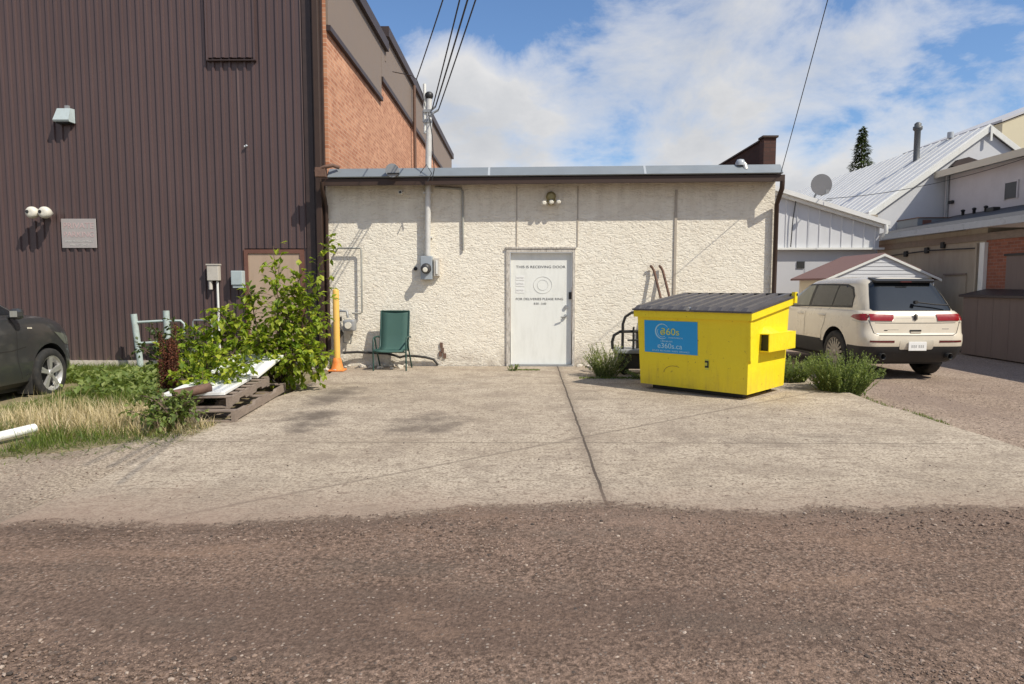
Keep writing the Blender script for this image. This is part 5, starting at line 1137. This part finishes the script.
tips = [(-2.68, 9.7, 2.2, 1.0), (-3.55, 9.85, 2.06, .8), (-3.45, 9.8, 1.8, .5), (-3.85, 9.7, 1.45, 1.2), (-3.15, 9.8, 1.62, 1.1), (-3.02, 9.7, 1.30, 1.2), (-2.80, 9.65, 1.05, 1.1), (-2.72, 9.6, 1.28, .7), (-4.1, 9.6, 1.05, 1.2), (-4.45, 9.5, .95, 1.3), (-4.75, 9.45, .75, 1.3), (-4.95, 9.4, .5, 1.0), (-4.2, 9.4, 1.2, 1.0), (-3.4, 9.4, 1.15, 1.2), (-3.6, 9.3, .8, 1.2), (-2.85, 9.4, .75, 1.2), (-3.1, 9.3, .5, 1.0), (-4.15, 9.2, .6, 1.1), (-2.78, 9.55, .5, .9), (-3.3, 9.9, 1.35, .9), (-4.6, 9.3, .35, .8)]
sapling('maple_sapling', 'tall bright green leafy sapling growing between the pallets and corner', (BX + .2, BY, 0), tips, M['leaf'], 12, 78, (.055, .12), .36)
sapling('trailing_shrub', 'low leafy green shrub spilling over the white foam boards', (-4.05, 8.8, .10), [(-4.45, 8.3, .55, 1), (-3.75, 8.2, .68, 1), (-3.45, 8.1, .50, 1), (-3.35, 8.5, .55, 1), (-4.15, 8.0, .40, .8), (-3.7, 7.85, .42, .7), (-4.4, 8.3, .7, .8), (-3.9, 8.3, .75, .9)], M['leaf'], 13, 62, (.055, .095), .2)
sapling('lilac_bush', 'dark grey green bush behind the metal guard rails', (-5.75, 11.3, 0), [(-6.1, 11.2, .85, 1), (-5.7, 11.1, .95, 1), (-5.35, 11.2, .8, 1), (-5.2, 11.0, .5, 1), (-5.9, 10.9, .55, 1), (-6.3, 11.1, .5, .8), (-5.5, 10.9, .7, 1)], M['leaf_dark'], 14, 60, (.05, .085), .2)
sapling('pallet_weed', 'leafy green weed clump at the near corner of pallets', (-3.62, 6.98, 0), [(-3.95, 6.95, .36, 1), (-3.6, 6.9, .36, 1), (-3.4, 7.02, .30, 1), (-3.75, 6.8, .25, 1), (-3.45, 6.75, .2, .9), (-4.05, 6.9, .22, .9), (-3.3, 6.92, .18, .8), (-3.6, 6.65, .12, .8)], M['leaf_weed'], 15, 44, (.035, .065), .14, cat='weed')
def stem_weed(name, label, c, n, h, rad, m, seed, ll=(.03, .07), tip=None, cat='weed', group=None):
    rnd = random.Random(seed); o = thing(name, label, cat, c, group=group); st_ = MB(); lf = MB()
    for k in range(n):
        a = rnd.uniform(0, 6.28); r0 = rad * .45 * math.sqrt(rnd.random()); r1 = rad * (.5 + .6 * rnd.random())
        hh = h * rnd.uniform(.55, 1.0) * (1 - .35 * (r1 / (rad * 1.1)) ** 2)
        p0 = (c[0] + r0 * math.cos(a), c[1] + r0 * math.sin(a) * .8, c[2]); p1 = (c[0] + r1 * math.cos(a), c[1] + r1 * math.sin(a) * .8, c[2] + hh)
        cv = curve(p0, p1, .05, rnd, 5); st_.tube(cv, .005, 3, False, .002)
        for i in range(int(18 + hh * 70)):
            t = rnd.uniform(.08, 1); j = min(4, int(t * 5)); p = cv[j].lerp(cv[j + 1], t * 5 - j); d = rdir(rnd, .6); l = rnd.uniform(*ll) * (1.2 - .6 * t)
            leaf_quad(lf, p, d, Vector((0, 0, 1)), l, l * .2)
    st_.build('stem', M['stem_green'], o); lf.build('foliage', m, o, fixn=False); return o
stem_weed('weed_clump', 'pale feathery weed clump between the white door and dumpster', (1.42, 11.15, 0), 80, .64, .38, M['leaf_pale'], 41)
stem_weed('weed_clump', 'large bushy green weed in front of the SUV rear wheel', (4.60, 9.75, -.09), 300, .76, .56, M['leaf_weed'], 42, (.025, .06))
stem_weed('weed_clump', 'short green weeds between the dumpster and white SUV', (4.25, 10.6, -.0), 90, .50, .42, M['leaf_weed'], 43)
stem_weed('weed_clump', 'tiny yellowish weed tuft on the concrete at the door corner', (-.12, 11.9, 0), 10, .14, .12, M['leaf_weed'], 44, (.02, .05))
stem_weed('weed_clump', 'low weed growing against the wall behind the bollard', (-3.35, 12.2, 0), 14, .25, .2, M['leaf_weed'], 47, (.02, .05))
stem_weed('weed_clump', 'flat green weed patch under the cart beside the dumpster', (1.98, 11.0, 0), 22, .16, .34, M['leaf_weed'], 48, (.02, .05))
# rust coloured dock plant
def dock():
    rnd = random.Random(9); c = (-4.27, 8.2, 0); o = thing('dock_plant', 'tall rust red dried dock plant beside the pallets', 'weed', c); st_ = MB(); sd = MB(); lf = MB()
    for k in range(12):
        tip = (c[0] + rnd.uniform(-.07, .09), c[1] + rnd.uniform(-.08, .08), rnd.uniform(.6, 1.0)); 
        if k == 0: tip = (c[0] + .10, c[1], 1.04)
        cv = curve((c[0] + rnd.uniform(-.08, .05), c[1] + rnd.uniform(-.06, .06), 0), tip, .05, rnd, 6); st_.tube(cv, .008, 5, False, .003)
        for i in range(520):
            t = rnd.uniform(.22, 1.0); j = min(5, int(t * 6)); p = cv[j].lerp(cv[j + 1], t * 6 - j) + Vector((rnd.gauss(0, .026), rnd.gauss(0, .026), 0)) * (1.2 - t * .7); l = rnd.uniform(.012, .026); leaf_quad(sd, p, rdir(rnd), rdir(rnd), l, l * .45)
    for i in range(60):
        a = rnd.uniform(0, 6.28); p = Vector((c[0] + .1 * math.cos(a), c[1] + .1 * math.sin(a), rnd.uniform(.02, .3))); l = rnd.uniform(.08, .16); leaf_quad(lf, p, Vector((math.cos(a), math.sin(a), rnd.uniform(-.3, .6))), Vector((0, 0, 1)), l, l * .22)
    st_.build('stem', M['rusty'], o); sd.build('seed_head', M['dock'], o, fixn=False); lf.build('leaf', M['leaf_dark'], o, fixn=False)
dock()
# grass
yard = MB(); rnd = random.Random(17)
def yfront(x): return (5.55 if x < -4.6 else 5.55 + (x + 4.6) * .85) + .12 * fbm(x * 1.2, 3)
pts = [(-16 + k * .2, yfront(-16 + k * .2) + .12 + .1 * math.sin(k * 2.3) + .06 * math.sin(k * 5.1)) for k in range(62)]
yard.poly_prism(pts + [(-3.6, 7.1), (-3.32, 7.6), (-3.32, 12.52), (-16, 12.52)], 'z', -.2, .002); struct('yard_soil', yard, M['soil'])
def blade(mb, x, y, z, h, w, lean, a):
    dx, dy = math.cos(a), math.sin(a); sx, sy = -dy * w, dx * w
    p = [(x - sx, y - sy, z), (x + sx, y + sy, z), (x + sx * .7 + dx * lean * .4, y + sy * .7 + dy * lean * .4, z + h * .6), (x - sx * .7 + dx * lean * .4, y - sy * .7 + dy * lean * .4, z + h * .6), (x + dx * lean, y + dy * lean, z + h)]
    mb.add(p, [(0, 1, 2, 3), (3, 2, 4)], True)
gg = MB(); gd = MB()
def vnoise(x, y): return math.sin(x * 1.7 + 1.3 * math.sin(y * 1.1)) * .5 + math.sin(y * 2.3 + x * .9 + 2) * .3 + math.sin(x * 4.1 - y * 3.3) * .2
n = 0
while n < 62000:
    y = rnd.uniform(5.2, 12.3); x = rnd.uniform(-13, -3.25)
    if x < -.8 * y - 1.5: continue
    e = y - yfront(x)
    if e < -.3 or (e < .12 and rnd.random() < .7): continue
    if y > 7.25 and x > -3.95: continue
    if x > -4.6 and y > 9.4 and rnd.random() < .7: continue
    if -8.3 < x < -6.3 and 6.1 < y < 10.2: continue
    if abs(x + 4.9) < .22 and 5.4 < y < 6.72: continue
    dry = 1.45 * math.exp(-((x + 4.6) / 1.1) ** 2 - ((y - 7.2) / .7) ** 2) + .2 + .3 * vnoise(x, y) - .6 * max(0, y - 8.4) - .75 * math.exp(-((y - 6.35) / .45) ** 2) * (1 if x > -5.4 else .2)
    isdry = rnd.random() < dry
    fr = min(1, max(0, e) / .6 + .2)
    if rnd.random() > .3 + .7 * fr: continue
    h = rnd.uniform(.03, .15) * fr * (1.5 if isdry and x > -5.6 else 1.1) * (1.9 if rnd.random() < .03 else 1) * (.85 + .4 * vnoise(x * .7, y))
    if y > 8.6: h *= 1.2
    blade(gd if isdry else gg, x, y, -.012 if e > .15 else -.006, max(.025, h), rnd.uniform(.0016, .0042), rnd.uniform(.04, .22), rnd.uniform(0, 6.28)); n += 1
tag(gg.build('green_grass', M['grass'], None, fixn=False), 'green grass growing in the yard left of the concrete pad', 'grass', kind='stuff')
tag(gd.build('dry_grass', M['grass_dry'], None, fixn=False), 'straw coloured dry grass in the middle of the yard', 'grass', kind='stuff')
# broad leaved ground cover by the wall
gc = MB()
for k in range(2600):
    x = rnd.uniform(-8.2, -4.4); y = rnd.gauss(9.9, .75)
    if not 8.5 < y < 12: continue
    if x < -6.0 and y < 10.3: continue
    if x > -5.2 and y < 8.9: continue
    a = rnd.uniform(0, 6.28); l = rnd.uniform(.07, .16); leaf_quad(gc, Vector((x, y, rnd.uniform(.0, .22) * (.7 + .3 * math.sin(x * 3)))), Vector((math.cos(a), math.sin(a), rnd.uniform(0, 1.4))), Vector((0, 0, 1)), l, l * rnd.uniform(.2, .36))
tag(gc.build('ground_cover', M['leaf_weed'], None, fixn=False), 'broad leaved green ground cover along the brown wall', 'ground cover', kind='stuff')
ge = MB()
for k in range(2600):
    y = rnd.uniform(7.2, 9.6); x = 4.68 + rnd.gauss(0, .06) + .05 * math.sin(y * 3)
    if rnd.random() > .5 + .5 * math.sin(y * 5.1): continue
    blade(ge, x, y, -.128 + max(0, .13 - abs(x - 4.62) * 1.3) * (x < 4.72), rnd.uniform(.015, .05), .004, rnd.uniform(.01, .04), rnd.uniform(0, 6.28))
for k in range(500):
    x = rnd.uniform(-.2, .35); y = 12.0 + rnd.gauss(0, .03); blade(ge, x, y, 0, rnd.uniform(.008, .025), .004, .02, rnd.uniform(0, 6.28))
for k in range(900):
    x = rnd.uniform(.95, 2.2); y = 10.95 + rnd.gauss(0, .05); blade(ge, x, y, 0, rnd.uniform(.01, .035), .004, .02, rnd.uniform(0, 6.28))
tag(ge.build('edge_grass', M['grass'], None, fixn=False), 'thin grass and moss along the edge of the concrete pad', 'grass', kind='stuff')
# spruce
def spruce():
    rnd = random.Random(77); o = thing('spruce_tree', 'narrow dark spruce rising behind the white roof', 'tree', (24.4, 50, 0))
    MB().tube([(24.4, 50, 0), (24.4, 50, 12.0)], .2, 8, True, .03).build('trunk', M['bark'], o); lf = MB()
    for i in range(5200):
        t = rnd.random() ** .75; z = 12.7 - t * 6.5; rad = (.06 + t * 1.75) * (.8 + .35 * math.sin(z * 5.2) * rnd.random()); a = rnd.uniform(0, 6.28); r_ = rad * math.sqrt(rnd.uniform(.1, 1))
        l = rnd.uniform(.15, .34); leaf_quad(lf, Vector((24.4 + r_ * math.cos(a), 50 + r_ * math.sin(a), z)), Vector((math.cos(a), math.sin(a), rnd.uniform(-.7, .5))), Vector((0, 0, 1)), l, l * .22)
    lf.build('crown', M['needle'], o, fixn=False)
spruce()

# ------------------------------------------------------------------ clutter in the yard
def pallet(label, x0, y0, z0, w, l, rz, group, flip=False):
    o = thing('pallet', label, 'pallet', (x0, y0, z0), rz, group)
    fz = (lambda z: .131 - z) if flip else (lambda z: z)
    for x in (0.0, w / 2 - .02, w - .04):
        prof = [(0, 0), (l * .2, 0), (l * .22, .035), (l * .34, .035), (l * .36, 0), (l * .62, 0), (l * .64, .035), (l * .76, .035), (l * .78, 0), (l, 0), (l, .095), (0, .095)]
        MB().poly_prism([(y, fz(z + .018)) for y, z in prof], 'x', x, x + .04).build('stringer', M['wood_grey'], o, False)
    rr = random.Random(int(l * 100))
    for k in range(7):
        y = k * (l - .1) / 6; a, b = sorted((fz(.1135), fz(.131))); MB().box(-.005 + rr.uniform(-.02, 0), w - .002 + rr.uniform(-.02, 0.006), y, y + .1, a, b, bev=.003).build('deck_board', M['wood_grey'], o, False)
    a, b = sorted((fz(0), fz(.0175)))
    for y in (0, l / 2 - .05, l - .1): MB().box(0, w, y, y + .1, a, b).build('base_board', M['wood_grey'], o, False)
pallet('weathered grey pallet lying on the concrete edge, lower of two', -4.02, 7.28, .0, .90, 2.12, R(4.5), 'weathered pallets by the concrete', True)
pallet('upper grey pallet stacked askew on the lower weathered pallet', -4.06, 7.38, .136, .84, 1.70, R(6), 'weathered pallets by the concrete')
mt = Matrix.Translation((-3.62, 8.05, .295)) @ Matrix.Rotation(R(9), 4, 'Z')
MB().box(-.40, .24, -.60, .70, -.02, .02, mt, bev=.006).build('foam_board', M['foam'], None, label='large white foam board lying on the stacked pallets', cat='board')
mt = Matrix.Translation((-3.70, 9.25, .40)) @ Matrix.Rotation(R(16), 4, 'X') @ Matrix.Rotation(R(-8), 4, 'Z')
MB().box(-.40, .30, -.35, .4, -.02, .02, mt, bev=.006).build('foam_board', M['foam'], None, label='tilted white foam board half hidden under the sapling', cat='board')
pp = MB(); pp.tube([(-3.72, 7.22, .325), (-3.46, 7.52, .36)], .052, 18, False); pp.tube([(-3.72, 7.22, .325), (-3.46, 7.52, .36)], .045, 18, False)
pp.build('rusty_pipe', M['rusty'], None, label='short rusty pipe end sticking out beside the white foam board', cat='pipe')
MB().lathe((-4.2, 7.75, .0), [(.06, 0), (.06, .12), (.05, .14)], 'z', 14).build('white_jug', M['foam'], None, label='small white container beside the foot of the dock plant', cat='container')
pp = MB(); pp.tube([(-4.80, 6.60, .09), (-5.10, 5.5, .06)], .045, 14); pp.build('white_post', M['foam'], None, label='white plastic pipe lying in the grass at left', cat='post')
o = thing('guard_rail', 'pale green steel guard rail with two posts by the wall', 'rail', (-6.6, 12.2, 0))
for (x0, x1, zt) in ((-6.86, -6.95, .98), (-6.35, -6.36, 1.04)): MB().tube([(x0, 12.2, -.02), (x1, 12.2, zt)], .055, 12).build('post', M['greenish_rail'], o)
for z in (.46, .84): MB().tube([(-6.9, 12.2, z - .01), (-6.36, 12.2, z + .02)], .024, 8).build('rung', M['greenish_rail'], o)
MB().tube([(-6.36, 12.2, .86), (-6.1, 12.2, .86), (-6.04, 12.2, .80), (-6.04, 12.2, .6)], .02, 8).build('end_rail', M['greenish_rail'], o)
o = thing('wire_frame', 'square grey pipe frame standing behind the dark bush', 'frame', (-5.7, 12.2, 0))
MB().tube([(-5.88, 12.2, -.02), (-5.88, 12.2, .85), (-5.86, 12.2, .87), (-5.57, 12.2, .87), (-5.55, 12.2, .85), (-5.55, 12.2, -.02)], .018, 8).build('frame', M['grey_metal'], o); MB().tube([(-5.88, 12.2, .4), (-5.55, 12.2, .4)], .012, 8).build('cross_bar', M['grey_metal'], o)

# ------------------------------------------------------------------ wires
def wire(a, b, sag, r, label, group=None):
    a = Vector(a); b = Vector(b); n = 24; pts = [a.lerp(b, t / n) - Vector((0, 0, sag * 4 * (t / n) * (1 - t / n))) for t in range(n + 1)]
    MB().tube(pts, r, 6).build('overhead_wire', M['wire'], None, label=label, cat='wire', group=group)
wire((-1.82, 12.3, 5.10), (.66, 2.2, 5.13), .08, .009, 'leftmost overhead wire swooping to the top of the mast', 'service wires above the mast')
MB().tube([(-2.4, 13.2, 5.5), (-1.95, 12.6, 5.25), (-1.82, 12.3, 5.10), (-1.74, 12.4, 4.9), (-1.66, 12.45, 4.5)], .008, 6).build('drip_wire', M['wire'], None, label='thin drooping tie wire between brick roof and mast', cat='wire')
wire((-1.56, 12.4, 4.62), (.75, 2.2, 6.09), .08, .010, 'second overhead wire meeting the mast, right of the leftmost', 'service wires above the mast')
wire((-1.50, 12.4, 4.66), (.93, 2.2, 6.01), .07, .012, 'third overhead wire meeting the mast insulators', 'service wires above the mast')
wire((-1.45, 12.4, 4.60), (1.13, 2.2, 6.13), .07, .010, 'rightmost of the four overhead wires meeting the mast', 'service wires above the mast')
wire((4.58, 12.28, 3.42), (2.4, 2.2, 8.55), .06, .006, 'single overhead wire rising from the right roof corner')
wire((8.9, 20.2, 4.0), (13.2, 17.0, 4.9), .25, .008, 'thin cable crossing the white roof toward the mauve eaves', None)

# ------------------------------------------------------------------ sky, sun, camera
ldir = Vector((-.72, .55, -1.0)).normalized(); el = math.asin(-ldir.z)
w = bpy.data.worlds.new('World'); scene.world = w; w.use_nodes = True; nt = w.node_tree; N = nt.nodes; L = nt.links
bg = N['Background']
sky = N.new('ShaderNodeTexSky'); sky.sky_type = 'NISHITA'; sky.sun_disc = False; sky.sun_elevation = el; sky.sun_rotation = math.atan2(.72, -.55); sky.air_density = 1.0; sky.dust_density = .6; sky.ozone_density = 1.6
tc = N.new('ShaderNodeTexCoord'); xyz = sepxyz(nt, tc.outputs['Generated'])
zz = math_(nt, 'ADD', math_(nt, 'MAXIMUM', xyz[2], 0.0), 0.42)
cb = N.new('ShaderNodeCombineXYZ'); L.new(math_(nt, 'DIVIDE', xyz[0], zz), cb.inputs[0]); L.new(math_(nt, 'DIVIDE', xyz[1], zz), cb.inputs[1]); cb.inputs[2].default_value = 0.37
def cl(loc):
    mp = N.new('ShaderNodeMapping'); mp.inputs['Location'].default_value = loc; mp.inputs['Scale'].default_value = (1, 1.0, 1); L.new(cb.outputs[0], mp.inputs['Vector']); return mp.outputs[0]
def cover(v): return math_(nt, 'ADD', math_(nt, 'MULTIPLY', noise(nt, v, 1.5, 2, .5, .2), .55), math_(nt, 'MULTIPLY', noise(nt, v, 3.6, 10, .60, .25), .45))
C0 = (26.79, 12.33, 0); cov = cover(cl(C0)); cov2 = cover(cl((C0[0] + .05, C0[1] - .11, .0)))
lowm = math_(nt, 'SUBTRACT', 1.0, math_(nt, 'DIVIDE', xyz[2], .42), clamp=True)
covb = math_(nt, 'ADD', cov, math_(nt, 'MULTIPLY', lowm, .17))
mask = ramp(nt, covb, [(.472, 0.0), (.517, .5), (.59, 1.0)])
# shading: lit edges where the cloud thins towards the sun, greyer thick bases
lit = math_(nt, 'MULTIPLY_ADD', math_(nt, 'SUBTRACT', cov, cov2), 2.2, .5)
thick = math_(nt, 'ADD', math_(nt, 'MULTIPLY_ADD', lowm, .10, cov), math_(nt, 'MULTIPLY', lit, -.22))
cc = ramp(nt, thick, [(.34, (6.7, 6.6, 6.55)), (.44, (5.0, 5.08, 5.25)), (.57, (3.4, 3.6, 3.95))])
skyc = mix(nt, 1.0, sky.outputs[0], (0.78, 0.94, 1.12), 'MULTIPLY')
L.new(mix(nt, mask, skyc, cc), bg.inputs['Color']); bg.inputs['Strength'].default_value = 0.132
sun = bpy.data.lights.new('sun', 'SUN'); sun.energy = 4.8; sun.angle = R(.5); sun.color = (1.0, .93, .80)
so = bpy.data.objects.new('sun', sun); COL.objects.link(so); so.rotation_euler = ldir.to_track_quat('-Z', 'Y').to_euler(); so.location = (8, -6, 12)
cam = bpy.data.cameras.new('camera'); cam.lens = 24; cam.sensor_width = 36; cam.clip_end = 2000; cam.clip_start = .05
co = bpy.data.objects.new('camera', cam); COL.objects.link(co); co.location = (0, 0, 1.5); co.rotation_euler = (R(90 - 4.77), 0, R(.67)); scene.camera = co
scene.view_settings.view_transform = 'Standard'; scene.view_settings.look = 'None'; scene.view_settings.exposure = 0; scene.view_settings.gamma = 1
